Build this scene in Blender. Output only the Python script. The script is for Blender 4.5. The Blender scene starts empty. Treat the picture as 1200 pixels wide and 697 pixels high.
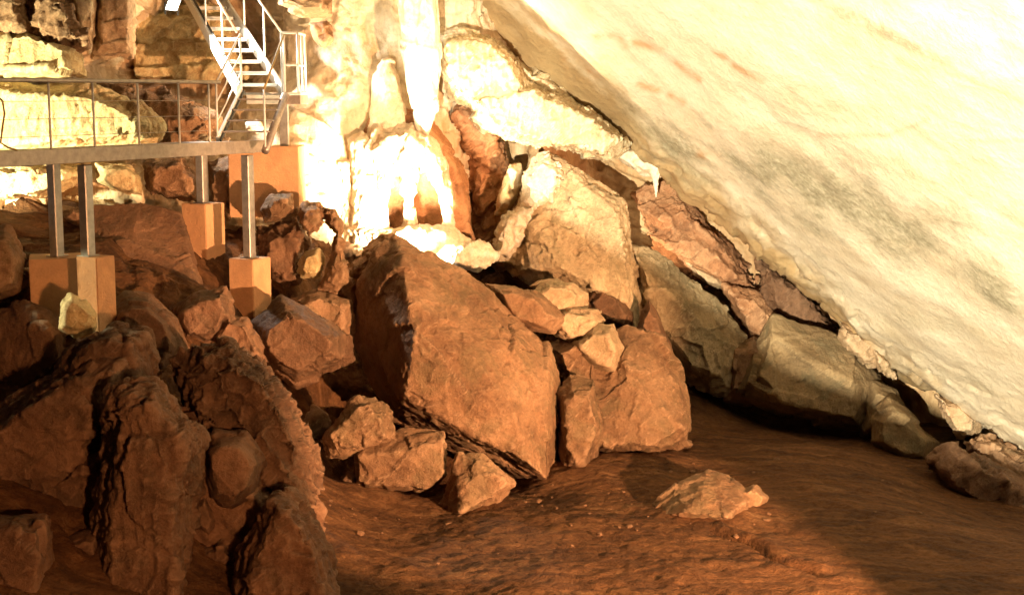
import bpy, bmesh, math, random
import numpy as np
from mathutils import Vector, Matrix

# ------------------------------------------------------------------ camera, world, exposure
scene = bpy.context.scene
C = scene.collection
F_PX, CX, CY, HORIZON = 1700.0, 600.0, 348.5, 110.0      # focal length and centre in photograph pixels (1200 x 697)
CAM_Z = 6.0
PITCH = math.atan((CY - HORIZON) / F_PX)
cam_data = bpy.data.cameras.new('camera')
cam_data.sensor_width = 36.0
cam_data.lens = 36.0 * F_PX / 1200.0
cam_data.clip_start, cam_data.clip_end = 0.1, 500.0
cam = bpy.data.objects.new('camera', cam_data)
cam.location = (0, 0, CAM_Z)
cam.rotation_euler = (math.radians(90) - PITCH, 0, 0)
C.objects.link(cam)
scene.camera = cam

world = bpy.data.worlds.new('World')
scene.world = world
world.use_nodes = True
bg = world.node_tree.nodes['Background']
bg.inputs[0].default_value = (1.0, 0.46, 0.20, 1)       # the dim warm glow of the unseen rest of the cave
bg.inputs[1].default_value = 0.035
scene.view_settings.view_transform = 'Standard'
scene.view_settings.look = 'None'
scene.view_settings.gamma = 1.0
scene.view_settings.exposure = 0.0
scene.view_settings.use_curve_mapping = False
scene.cycles.use_denoising = True
scene.cycles.max_bounces = 4
scene.cycles.diffuse_bounces = 3
scene.cycles.use_adaptive_sampling = True
scene.cycles.adaptive_threshold = 0.04
scene.cycles.glossy_bounces = 2
scene.cycles.sample_clamp_indirect = 6.0

LAMPS = {   # lamp head position, aim, colour, watts, cone (degrees), blend, size
    'wall':    dict(p=(-1.85, 25.1, 3.1), t=(-2.3, 26.9, 5.4), c=(1.0, 0.76, 0.46), w=4300, a=130, b=0.7, s=0.20),
    'crest':   dict(p=(-1.5, 25.7, 2.9), t=(0.0, 26.7, 4.0), c=(1.0, 0.84, 0.58), w=9000, a=44, b=0.5, s=0.08),  # added second lamp that brightens the boulder's white crest
    'beds':    dict(p=(2.42, 28.5, 2.55), t=(3.3, 28.7, 4.0), c=(1.0, 0.66, 0.36), w=60, a=150, b=0.5, s=0.06),
    'left':    dict(p=(-10.2, 21.6, 4.3), t=(-8.2, 25.2, 6.4), c=(1.0, 0.90, 0.56), w=4300, a=76, b=0.3, s=0.12),
    'ridge':   dict(p=(-10.5, 20.6, 4.4), t=(-5.85, 19.55, 3.3), c=(1.0, 0.88, 0.50), w=1900, a=17, b=0.3, s=0.05),
    'stair':   dict(p=(-6.02, 26.3, 7.58), t=(-4.2, 25.6, 6.6), c=(1.0, 0.95, 0.86), w=1600, a=98, b=0.5, s=0.06),
    'ceiling': dict(p=(-2.0, -1.0, 3.0), t=(3.9, 20.0, 3.7), c=(1.0, 0.885, 0.65), w=79000, a=41, b=0.6, s=0.025),
    'floor':   dict(p=(7.0, 10.5, 1.7), t=(-1.0, 23.0, 1.5), c=(1.0, 0.54, 0.275), w=25000, a=41, b=0.35, s=0.08),
    'fore_fill':    dict(p=(1.9, 4.4, 3.6), t=(-5.7, 19.0, 2.0), c=(1.0, 0.46, 0.19), w=5400, a=34, b=0.7, s=0.30),  # added fill lamp that lifts the left foreground rocks
}

# ------------------------------------------------------------------ helpers
_cp, _sp = math.cos(PITCH), math.sin(PITCH)
def P(px, py, Y):
    """world point that stands Y metres ahead of the photographer along the ray of a photo pixel"""
    a, b = (px - CX) / F_PX, (CY - py) / F_PX
    d = np.array([a, _cp + b * _sp, -_sp + b * _cp])
    return np.array([0, 0, CAM_Z]) + d * (Y / d[1])
def Pv(px, py, Y):
    px, py, Y = np.broadcast_arrays(np.asarray(px, float), np.asarray(py, float), np.asarray(Y, float))
    a, b = (px - CX) / F_PX, (CY - py) / F_PX
    t = Y / (_cp + b * _sp)
    return np.stack([a * t, Y, CAM_Z + (-_sp + b * _cp) * t], -1)

def _hash(ix, iy, iz, seed):
    h = (ix.astype(np.int64) * 374761393 + iy.astype(np.int64) * 668265263 + iz.astype(np.int64) * 1274126177 + seed * 974634777)
    h = (h ^ (h >> 13)) * 1274126177
    h = h & 0x7fffffff
    h = (h ^ (h >> 16)) * 2246822519
    h = h & 0x7fffffff
    return (h ^ (h >> 15)) & 0xffffff
_rg = np.random.RandomState(3)
_G = _rg.normal(size=(256, 3)); _G /= np.linalg.norm(_G, axis=1)[:, None]
def pnoise(p, seed=0):
    f = np.floor(p); i = f.astype(np.int64); r = p - f
    u = r * r * r * (r * (r * 6 - 15) + 10)
    out = 0
    for cx in (0, 1):
        wx = u[:, 0] if cx else 1 - u[:, 0]
        for cy in (0, 1):
            wy = u[:, 1] if cy else 1 - u[:, 1]
            for cz in (0, 1):
                wz = u[:, 2] if cz else 1 - u[:, 2]
                g = _G[_hash(i[:, 0] + cx, i[:, 1] + cy, i[:, 2] + cz, seed) & 255]
                d = (g * (r - np.array([cx, cy, cz]))).sum(1)
                out = out + wx * wy * wz * d
    return out * 1.6
def fbm(p, scale, octs=4, seed=0, gain=0.5, ridged=False):
    q = p / scale; a = 1.0; s = 0; n = 0
    for o in range(octs):
        v = pnoise(q + 17.3 * o, seed + o)
        if ridged: v = 1 - 2 * np.abs(v) ** 0.8
        s = s + a * v; n += a
        a *= gain; q = q * 2.03
    return s / n
def facets(p, scale, seed=0, tilt=0.6):
    """broken-rock relief: every Voronoi cell is a plane with its own tilt and height"""
    q = p / scale; f = np.floor(q); i = f.astype(np.int64)
    best = np.full(len(q), 1e9); val = np.zeros(len(q))
    for dx in (-1, 0, 1):
        for dy in (-1, 0, 1):
            for dz in (-1, 0, 1):
                cx, cy, cz = i[:, 0] + dx, i[:, 1] + dy, i[:, 2] + dz
                h = _hash(cx, cy, cz, seed)
                h2 = _hash(cx, cy, cz, seed + 77)
                c = np.stack([cx + (h & 255) / 255., cy + ((h >> 8) & 255) / 255., cz + ((h >> 16) & 255) / 255.], 1)
                d = q - c
                dist = (d * d).sum(1)
                n = _G[h2 & 255]
                v = (n * d).sum(1) * tilt + ((h2 >> 8) & 255) / 255. - 0.5
                m = dist < best
                best[m] = dist[m]; val[m] = v[m]
    return val

def link(o, parent=None):
    C.objects.link(o)
    if parent is not None: o.parent = parent
    return o
def tag(o, label=None, cat=None, group=None, kind=None):
    if label: o['label'] = label
    if cat: o['category'] = cat
    if group: o['group'] = group
    if kind: o['kind'] = kind
    return o
def empty(name, loc, label, cat, group=None, rz=0.0):
    o = bpy.data.objects.new(name, None)
    o.empty_display_size = 0.2
    o.location = loc; o.rotation_euler = (0, 0, rz)
    link(o)
    return tag(o, label, cat, group)
def mesh_obj(name, verts, faces, mat, parent=None, origin=None, smooth=False):
    verts = np.asarray(verts, float)
    if origin is None and parent is None:
        origin = np.array([verts[:, 0].mean(), verts[:, 1].mean(), verts[:, 2].min()])
    if parent is not None:
        origin = np.array(parent.location) if parent.type == 'EMPTY' or parent.parent is None else np.array(parent.matrix_world.translation)
        if parent.parent is not None: origin = np.array(parent.location) + np.array(parent.parent.location)
    me = bpy.data.meshes.new(name)
    me.from_pydata((verts - origin).tolist(), [], [list(map(int, f)) for f in faces])
    me.update()
    if smooth:
        me.polygons.foreach_set('use_smooth', [True] * len(me.polygons))
    me.materials.append(mat)
    o = bpy.data.objects.new(name, me)
    if parent is None: o.location = origin
    link(o, parent)
    return o
def grid_obj(name, V, mat, kind='structure', flip=False):
    nu, nv = V.shape[:2]
    idx = np.arange(nu * nv).reshape(nu, nv)
    a, b, c, d = idx[:-1, :-1].ravel(), idx[1:, :-1].ravel(), idx[1:, 1:].ravel(), idx[:-1, 1:].ravel()
    q = np.stack([a, d, c, b] if flip else [a, b, c, d], 1).astype(np.int32)
    v = V.reshape(-1, 3)
    org = np.array([v[:, 0].mean(), v[:, 1].mean(), v[:, 2].min()])
    me = bpy.data.meshes.new(name)
    me.vertices.add(len(v)); me.vertices.foreach_set('co', (v - org).astype(np.float32).ravel())
    me.loops.add(q.size); me.loops.foreach_set('vertex_index', q.ravel())
    me.polygons.add(len(q)); me.polygons.foreach_set('loop_start', np.arange(0, q.size, 4, dtype=np.int32))
    me.update(calc_edges=True); me.validate()
    me.polygons.foreach_set('use_smooth', np.ones(len(q), bool))
    me.materials.append(mat)
    o = bpy.data.objects.new(name, me); o.location = org
    link(o); tag(o, kind=kind)
    return o
def grid_normals(V):
    du = np.gradient(V, axis=0); dv = np.gradient(V, axis=1)
    n = np.cross(du, dv); n /= np.linalg.norm(n, axis=2)[..., None] + 1e-12
    return n
def tps(ctrl, vals):
    """thin-plate spline through scattered control points"""
    c = np.asarray(ctrl, float); v = np.asarray(vals, float); n = len(c)
    def phi(r): return np.where(r > 1e-9, r * r * np.log(np.maximum(r, 1e-9)), 0)
    A = np.zeros((n + 3, n + 3))
    A[:n, :n] = phi(np.linalg.norm(c[:, None] - c[None], axis=2)) + np.eye(n) * 1e-3
    A[:n, n] = 1; A[:n, n + 1:] = c; A[n, :n] = 1; A[n + 1:, :n] = c.T
    w = np.linalg.solve(A, np.concatenate([v, np.zeros(3)]))
    def ev(q):
        q = np.asarray(q, float); out = np.zeros(len(q))
        for s in range(0, len(q), 20000):
            b = q[s:s + 20000]
            out[s:s + 20000] = phi(np.linalg.norm(b[:, None] - c[None], axis=2)) @ w[:n] + w[n] + b @ w[n + 1:]
        return out
    return ev

# ------------------------------------------------------------------ materials
def new_mat(name):
    m = bpy.data.materials.new(name); m.use_nodes = True
    nt = m.node_tree; nt.nodes.clear()
    out = nt.nodes.new('ShaderNodeOutputMaterial')
    b = nt.nodes.new('ShaderNodeBsdfPrincipled')
    nt.links.new(b.outputs[0], out.inputs[0])
    return m, nt, b
def ramp(nt, fac, stops):
    r = nt.nodes.new('ShaderNodeValToRGB')
    el = r.color_ramp.elements
    while len(el) < len(stops): el.new(0.5)
    for e, (pos, col) in zip(el, stops):
        e.position = pos; e.color = (*col, 1) if len(col) == 3 else col
    nt.links.new(fac, r.inputs[0])
    return r.outputs[0]
def noise(nt, vec, scale, detail=6, rough=0.6, dist=0.0):
    n = nt.nodes.new('ShaderNodeTexNoise')
    n.inputs['Scale'].default_value = scale; n.inputs['Detail'].default_value = detail
    n.inputs['Roughness'].default_value = rough; n.inputs['Distortion'].default_value = dist
    nt.links.new(vec, n.inputs['Vector'])
    return n.outputs[0]
def mixc(nt, fac, a, b, blend='MIX'):
    m = nt.nodes.new('ShaderNodeMix'); m.data_type = 'RGBA'; m.blend_type = blend
    for sock, val in ((m.inputs[0], fac), (m.inputs[6], a), (m.inputs[7], b)):
        if hasattr(val, 'links'): nt.links.new(val, sock)
        elif isinstance(val, (int, float)): sock.default_value = val
        else: sock.default_value = (*val, 1)
    return m.outputs[2]
def coords(nt, scale=(1, 1, 1), rot=(0, 0, 0)):
    tc = nt.nodes.new('ShaderNodeTexCoord')
    oi = nt.nodes.new('ShaderNodeObjectInfo')
    mp = nt.nodes.new('ShaderNodeMapping')
    mp.inputs['Scale'].default_value = scale; mp.inputs['Rotation'].default_value = rot
    nt.links.new(tc.outputs['Object'], mp.inputs['Vector'])
    mul = nt.nodes.new('ShaderNodeMath'); mul.operation = 'MULTIPLY'; mul.inputs[1].default_value = 57.0
    nt.links.new(oi.outputs['Random'], mul.inputs[0])
    add = nt.nodes.new('ShaderNodeVectorMath'); add.operation = 'ADD'
    nt.links.new(mp.outputs[0], add.inputs[0]); nt.links.new(mul.outputs[0], add.inputs[1])
    return add.outputs[0]
def bump(nt, b, heights):
    """one bump node over the summed heights (metres)"""
    tot = None
    for h, st_, d in heights:
        m = nt.nodes.new('ShaderNodeMath'); m.operation = 'MULTIPLY_ADD'
        nt.links.new(h, m.inputs[0]); m.inputs[1].default_value = st_ * d
        if tot is None: m.inputs[2].default_value = 0.0
        else: nt.links.new(tot, m.inputs[2])
        tot = m.outputs[0]
    bp = nt.nodes.new('ShaderNodeBump')
    bp.inputs['Strength'].default_value = 1.0; bp.inputs['Distance'].default_value = 1.0
    nt.links.new(tot, bp.inputs['Height']); nt.links.new(bp.outputs[0], b.inputs['Normal'])
def rock_mat(name, dark, mid, light, stain=None, stain_amt=0.5, rough=0.75, scale=1.0, bump_s=0.7, pits=0.3, spec=0.3):
    m, nt, b = new_mat(name)
    v = coords(nt)
    n1 = noise(nt, v, 0.9 * scale, 5, 0.62, 0.4)
    base = ramp(nt, n1, [(0.36, dark), (0.48, mid), (0.63, light)])
    n2 = noise(nt, v, 6.0 * scale, 6, 0.74)
    base = mixc(nt, 0.42, base, ramp(nt, n2, [(0.28, tuple(c * 0.35 for c in mid)), (0.5, mid), (0.72, tuple(min(1, c * 1.6) for c in mid))]), 'MIX')
    if stain is not None:
        n3 = noise(nt, v, 1.7 * scale, 6, 0.65, 0.8)
        base = mixc(nt, ramp(nt, n3, [(0.50, (0, 0, 0)), (0.62, (stain_amt,) * 3)]), base, stain)
    n4 = noise(nt, v, 26 * scale, 3, 0.7)
    base = mixc(nt, 0.5, base, ramp(nt, n4, [(0.3, (0.5, 0.48, 0.45)), (0.6, (1, 1, 1))]), 'MULTIPLY')
    vo = nt.nodes.new('ShaderNodeTexVoronoi'); vo.inputs['Scale'].default_value = 16 * scale
    nt.links.new(v, vo.inputs['Vector'])
    pit = ramp(nt, vo.outputs['Distance'], [(0.05, (0, 0, 0)), (0.30, (1, 1, 1))])
    oi2 = nt.nodes.new('ShaderNodeObjectInfo')
    base = mixc(nt, 1.0, base, ramp(nt, oi2.outputs['Random'], [(0.0, (0.80, 0.78, 0.74)), (0.5, (1.05, 1.0, 0.95)), (1.0, (1.18, 1.16, 1.16))]), 'MULTIPLY')
    ge = nt.nodes.new('ShaderNodeNewGeometry')
    base = mixc(nt, ramp(nt, ge.outputs['Pointiness'], [(0.51, (0, 0, 0)), (0.60, (0.55, 0.55, 0.55))]), base, tuple(min(0.85, c * 1.25) for c in light))
    nt.links.new(base, b.inputs['Base Color'])
    b.inputs['Specular IOR Level'].default_value = spec
    rr = ramp(nt, n2, [(0.3, (rough - 0.18,) * 3), (0.7, (min(1, rough + 0.12),) * 3)])
    nt.links.new(rr, b.inputs['Roughness'])
    bump(nt, b, [(n2, bump_s * 0.8, 0.09), (n4, bump_s, 0.03), (pit, pits, 0.015)])
    return m

M = {}
M['brown'] = rock_mat('brown_limestone', (0.12, 0.062, 0.031), (0.265, 0.152, 0.08), (0.43, 0.275, 0.16), stain=(0.16, 0.12, 0.06), stain_amt=0.5, rough=0.80)
M['tan'] = rock_mat('tan_limestone', (0.32, 0.2, 0.11), (0.5, 0.35, 0.21), (0.64, 0.49, 0.32), stain=(0.26, 0.22, 0.12), stain_amt=0.5)
M['ochre'] = rock_mat('ochre_bedded_limestone', (0.20, 0.085, 0.038), (0.40, 0.20, 0.098), (0.60, 0.36, 0.20), stain=(0.20, 0.10, 0.05), stain_amt=0.7)
M['olive'] = rock_mat('olive_grey_limestone', (0.2, 0.145, 0.08), (0.38, 0.285, 0.165), (0.58, 0.46, 0.29), stain=(0.20, 0.165, 0.09), stain_amt=0.6)
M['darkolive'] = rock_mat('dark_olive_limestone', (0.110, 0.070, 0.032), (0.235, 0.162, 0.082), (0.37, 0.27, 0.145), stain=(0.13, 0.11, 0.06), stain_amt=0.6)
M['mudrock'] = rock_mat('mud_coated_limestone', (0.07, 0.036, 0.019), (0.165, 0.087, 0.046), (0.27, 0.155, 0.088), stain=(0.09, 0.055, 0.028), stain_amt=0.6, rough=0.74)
M['pale'] = rock_mat('pale_flowstone', (0.50, 0.36, 0.19), (0.68, 0.54, 0.34), (0.80, 0.70, 0.50), stain=(0.42, 0.24, 0.10), stain_amt=0.45, bump_s=0.5)
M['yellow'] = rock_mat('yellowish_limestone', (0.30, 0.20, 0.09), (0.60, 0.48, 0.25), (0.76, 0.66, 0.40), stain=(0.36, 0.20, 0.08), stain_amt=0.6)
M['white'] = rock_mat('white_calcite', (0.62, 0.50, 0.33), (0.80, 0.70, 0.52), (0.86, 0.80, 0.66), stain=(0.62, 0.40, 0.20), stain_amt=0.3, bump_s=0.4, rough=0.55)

def wall_material():
    m, nt, b = new_mat('cave_wall_limestone')
    v = coords(nt)
    n1 = noise(nt, v, 0.55, 5, 0.6, 0.5)
    base = ramp(nt, n1, [(0.34, (0.30, 0.14, 0.055)), (0.46, (0.48, 0.29, 0.13)), (0.62, (0.66, 0.48, 0.26))])
    vs = coords(nt, (2.6, 2.6, 0.35))
    n2 = noise(nt, vs, 2.0, 5, 0.65, 0.3)
    base = mixc(nt, 0.5, base, ramp(nt, n2, [(0.30, (0.32, 0.16, 0.07)), (0.5, (0.55, 0.37, 0.19)), (0.68, (0.74, 0.58, 0.36))]))
    at = nt.nodes.new('ShaderNodeAttribute'); at.attribute_name = 'calcite'
    base = mixc(nt, at.outputs['Fac'], base, ramp(nt, n2, [(0.30, (0.62, 0.47, 0.28)), (0.6, (0.80, 0.70, 0.52))]))  # paler calcite tone also paints the lamp glow on the wall
    n3 = noise(nt, v, 6.0, 5, 0.7)
    base = mixc(nt, 0.6, base, ramp(nt, n3, [(0.3, (0.55, 0.5, 0.45)), (0.6, (1, 1, 1))]), 'MULTIPLY')
    nt.links.new(base, b.inputs['Base Color'])
    b.inputs['Roughness'].default_value = 0.7
    bump(nt, b, [(n2, 0.5, 0.08), (n3, 0.7, 0.05), (noise(nt, v, 30, 4, 0.7), 0.6, 0.015)])
    return m
M['wall'] = wall_material()

def ceiling_material():
    m, nt, b = new_mat('cave_ceiling_limestone')
    rot = (0, math.radians(-38), 0)
    v = coords(nt)
    vs = coords(nt, (0.30, 0.5, 1.6), rot)
    n1 = noise(nt, vs, 1.1, 5, 0.62, 0.5)
    base = ramp(nt, n1, [(0.22, (0.60, 0.48, 0.31)), (0.42, (0.73, 0.62, 0.44)), (0.70, (0.80, 0.72, 0.55))])
    # grey-green algae-like stains in drawn-out patches
    n2 = noise(nt, coords(nt, (0.16, 0.25, 0.55), rot), 1.5, 5, 0.62, 0.9)
    st = nt.nodes.new('ShaderNodeAttribute'); st.attribute_name = 'stain'; st = st.outputs['Fac']
    bra = nt.nodes.new('ShaderNodeAttribute'); bra.attribute_name = 'brown'
    base = mixc(nt, bra.outputs['Fac'], base, ramp(nt, n1, [(0.3, (0.34, 0.22, 0.10)), (0.6, (0.52, 0.36, 0.18))]))
    base = mixc(nt, ramp(nt, n2, [(0.52, (0, 0, 0)), (0.62, (0.28, 0.28, 0.28))]), base, (0.40, 0.34, 0.19))
    n3 = noise(nt, v, 9.0, 5, 0.72)
    stc = ramp(nt, n3, [(0.32, (0.28, 0.245, 0.155)), (0.55, (0.44, 0.39, 0.26)), (0.72, (0.68, 0.61, 0.44))])
    base = mixc(nt, st, base, stc)
    # rusty flecks
    n4 = noise(nt, coords(nt, (1.2, 1.2, 4.0), rot), 2.6, 6, 0.7, 0.5)
    base = mixc(nt, ramp(nt, n4, [(0.68, (0, 0, 0)), (0.72, (0.6, 0.6, 0.6))]), base, (0.50, 0.22, 0.07))
    ru = nt.nodes.new('ShaderNodeAttribute'); ru.attribute_name = 'rust'
    base = mixc(nt, ru.outputs['Fac'], base, (0.52, 0.27, 0.11))
    base = mixc(nt, 0.5, base, ramp(nt, n3, [(0.25, (0.70, 0.66, 0.58)), (0.6, (1, 1, 1))]), 'MULTIPLY')
    nt.links.new(base, b.inputs['Base Color'])
    b.inputs['Roughness'].default_value = 0.65
    bump(nt, b, [(n1, 0.35, 0.09), (n3, 0.8, 0.035), (noise(nt, v, 34, 4, 0.7), 0.5, 0.012)])
    return m
M['ceiling'] = ceiling_material()

def floor_material():
    m, nt, b = new_mat('cave_mud_floor')
    v = coords(nt)
    vs = coords(nt, (0.55, 1.6, 1.0), (0, 0, math.radians(51)))
    n1 = noise(nt, vs, 1.6, 7, 0.70, 1.2)
    base = ramp(nt, n1, [(0.30, (0.055, 0.024, 0.009)), (0.46, (0.115, 0.050, 0.018)), (0.58, (0.18, 0.083, 0.032)), (0.74, (0.27, 0.145, 0.064))])
    n2 = noise(nt, v, 14, 5, 0.72)
    base = mixc(nt, 0.7, base, ramp(nt, n2, [(0.3, (0.45, 0.42, 0.4)), (0.6, (1, 1, 1))]), 'MULTIPLY')
    nt.links.new(base, b.inputs['Base Color'])
    rr = ramp(nt, n1, [(0.3, (0.78,) * 3), (0.6, (0.95,) * 3)])
    b.inputs['Specular IOR Level'].default_value = 0.2
    nt.links.new(rr, b.inputs['Roughness'])
    bump(nt, b, [(n1, 0.4, 0.06), (n2, 1.0, 0.06), (noise(nt, v, 50, 3, 0.7), 1.0, 0.016)])
    return m
M['floor'] = floor_material()

def plain_mat(name, col, rough=0.5, metal=0.0, var=0.25, scale=9.0, bump_s=0.25):
    m, nt, b = new_mat(name)
    v = coords(nt)
    n = noise(nt, v, scale, 6, 0.65)
    base = ramp(nt, n, [(0.3, tuple(c * (1 - var) for c in col)), (0.7, tuple(min(1, c * (1 + var)) for c in col))])
    nt.links.new(base, b.inputs['Base Color'])
    b.inputs['Roughness'].default_value = rough; b.inputs['Metallic'].default_value = metal
    bump(nt, b, [(n, bump_s, 0.01)])
    return m
M['steel'] = plain_mat('dusty_galvanised_steel', (0.40, 0.34, 0.29), 0.42, 0.55)
M['post'] = plain_mat('dusty_steel_post', (0.42, 0.40, 0.37), 0.38, 0.6)
M['whitemetal'] = plain_mat('white_painted_metal', (0.78, 0.77, 0.72), 0.35, 0.0, 0.08)
M['darkline'] = plain_mat('dark_line_finish', (0.05, 0.055, 0.05), 0.6, 0.0, 0.2)
M['concrete'] = rock_mat('mud_stained_concrete', (0.34, 0.16, 0.065), (0.50, 0.265, 0.125), (0.58, 0.34, 0.18), stain=(0.20, 0.095, 0.04), stain_amt=0.6, rough=0.85, bump_s=0.22, pits=0.25)
M['grit'] = plain_mat('muddy_stone_chips', (0.17, 0.085, 0.038), 0.85, 0.0, 0.4, 40.0)
M['box'] = plain_mat('brown_enamel', (0.16, 0.06, 0.04), 0.5)
M['cable'] = plain_mat('ochre_cable', (0.42, 0.30, 0.12), 0.6)
M['housing'] = plain_mat('black_lamp_housing', (0.03, 0.03, 0.03), 0.5)
def emit_mat(name, col, s):
    m = bpy.data.materials.new(name); m.use_nodes = True
    nt = m.node_tree; nt.nodes.clear()
    o = nt.nodes.new('ShaderNodeOutputMaterial'); e = nt.nodes.new('ShaderNodeEmission')
    e.inputs[0].default_value = (*col, 1); e.inputs[1].default_value = s
    nt.links.new(e.outputs[0], o.inputs[0])
    return m
M['lens'] = emit_mat('lit_lamp_glass', (1.0, 0.92, 0.75), 12.0)

# ------------------------------------------------------------------ the setting: floor, wall, ceiling
floor_ctrl = []
def fc(px, py, Y): floor_ctrl.append(P(px, py, Y))
for px in (380, 600, 850, 1100, 1250): fc(px, 697, 17.38)
for px, py in ((430, 610), (600, 610), (760, 600), (900, 600), (1050, 600)): fc(px, py, 6 * F_PX / (py - HORIZON))
for px, py, Y in ((680, 545, 23.4), (760, 545, 23.4), (860, 525, 24.7), (960, 530, 24.3), (860, 482, 29.5), (900, 500, 28.6), (1000, 508, 27.8), (1050, 535, 25.2), (1110, 575, 23.6), (1180, 615, 22.4),
                  (420, 575, 22.0), (380, 570, 22.2), (385, 480, 24.2), (340, 480, 22.8), (200, 400, 20.9), (90, 372, 21.0), (270, 372, 22.4), (340, 335, 24.6),
                  (0, 420, 20.4), (-100, 380, 20.5), (0, 600, 17.2), (200, 697, 16.6), (0, 697, 15.8), (330, 620, 18.8), (260, 520, 19.6), (100, 500, 19.0),
                  (450, 300, 26.6), (640, 330, 28.8), (760, 330, 29.6), (980, 480, 30.0), (100, 240, 24.6), (-150, 240, 23.5), (230, 262, 25.6), (246, 325, 23.5),
                  (560, 450, 25.6), (740, 450, 27.2)):
    fc(px, py, Y)
for x in (-14, -5, 4, 14):
    for y in (-6, 4, 12): floor_ctrl.append(np.array([x, y, 0.0 + (0.5 if x < -9 else 0)]))
for x, y, z in ((-16, 20, 4.2), (-16, 26, 5.0), (-10, 31, 5.0), (0, 34, 3.2), (8, 33, 1.5), (14, 30, 0.5), (14, 20, 0.0)):
    floor_ctrl.append(np.array([x, y, z]))
floor_ctrl = np.array(floor_ctrl)
floor_z = tps(floor_ctrl[:, :2], floor_ctrl[:, 2])
def make_floor():
    xs = np.concatenate([np.linspace(-18, -6, 40)[:-1], np.linspace(-6, 8.5, 330), np.linspace(8.5, 18, 30)[1:]])
    ys = np.concatenate([np.linspace(-6, 15, 50)[:-1], np.linspace(15, 27, 300), np.linspace(27, 35, 50)[1:]])
    X, Y = np.meshgrid(xs, ys, indexing='ij')
    q = np.stack([X.ravel(), Y.ravel()], 1)
    z = floor_z(q)
    p3 = np.stack([q[:, 0], q[:, 1], np.zeros(len(q))], 1)
    st = np.stack([(p3[:, 0] * 0.62 - p3[:, 1] * 0.78) * 0.33, (p3[:, 0] * 0.78 + p3[:, 1] * 0.62) * 1.2, p3[:, 2]], 1)
    rocky = np.clip((z - 0.35) / 0.6, 0, 1)
    z0 = np.stack([q[:, 0], q[:, 1], z], 1)
    z = z + 0.10 * fbm(p3, 1.8, 3, 11) + 0.055 * fbm(st, 0.6, 5, 21, 0.62) + 0.045 * fbm(p3, 0.22, 4, 41, 0.66)
    z = z + rocky * (0.20 * facets(z0, 0.9, 51) + 0.07 * facets(z0, 0.3, 61))
    for mx, my, mr, mh in ((2.9, 20.8, 0.75, 0.16), (-0.5, 21.8, 0.6, 0.14), (-1.6, 21.8, 0.7, 0.12), (0.9, 23.0, 0.6, 0.14), (2.2, 23.6, 0.8, 0.14), (-2.4, 21.7, 0.6, 0.12)):
        z = z + mh * np.exp(-((q[:, 0] - mx) ** 2 + (q[:, 1] - my) ** 2) / mr ** 2)      # silt banked against the rocks
    # the long crack in the mud, running away from the low rock pile
    c0, c1 = P(828, 618, 20.1)[:2], P(965, 680, 17.95)[:2]
    d = c1 - c0; L = np.linalg.norm(d); d = d / L
    rel = q - c0; along = rel @ d; side = rel @ np.array([-d[1], d[0]]) + 0.05 * np.sin(along * 5)
    inside = np.clip(np.minimum(along, L - along) / 0.25, 0, 1)
    z = z - 0.10 * inside * np.exp(-(side / 0.035) ** 2) + 0.05 * inside * np.exp(-((side - 0.16) / 0.11) ** 2)
    return grid_obj('cave_floor', np.stack([X, Y, z.reshape(X.shape)], -1), M['floor'])
make_floor()

wall_ctrl = [(-400, 0, 22.5), (-400, 250, 21.8), (-400, -300, 23), (0, 0, 25.6), (50, 50, 25.5), (100, 40, 26.0), (0, 140, 25.2), (60, 140, 25.2), (120, 140, 25.5), (185, 150, 26.4),
             (200, 120, 27.6), (130, 60, 27.4), (150, 85, 28.8), (200, 50, 29.3), (250, 50, 29.7), (300, 50, 29.4), (250, 130, 28.0), (300, 140, 27.4),
             (0, 215, 24.4), (60, 215, 24.6), (130, 210, 24.8), (200, 200, 25.7), (240, 200, 26.2), (-100, 330, 23.0), (60, 300, 24.0), (150, 320, 24.0),
             (340, 20, 28.0), (350, 120, 26.9), (370, 180, 26.4), (400, 100, 26.9), (440, 60, 27.4), (440, 150, 27.0), (420, 220, 26.6), (480, 100, 27.5), (500, 200, 27.5),
             (545, 200, 28.0), (560, 60, 28.4), (600, 200, 29.2), (620, 140, 29.6), (700, 200, 30.0), (800, 260, 30.0), (900, 340, 29.6), (1000, 400, 29.2), (1100, 480, 28.4),
             (1250, 620, 26.5), (600, 330, 28.8), (760, 390, 29.5), (900, 480, 31.0), (1000, 480, 30.5), (450, 290, 26.9), (450, 450, 26.8), (700, 520, 28.5), (300, 300, 25.4), (300, 450, 25.6),
             (0, -300, 26.0), (300, -300, 29), (600, -300, 30), (900, -300, 31), (1000, 50, 31.5), (1300, 100, 31), (1300, 700, 24.5), (0, 480, 24), (-400, 480, 23)]
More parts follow.
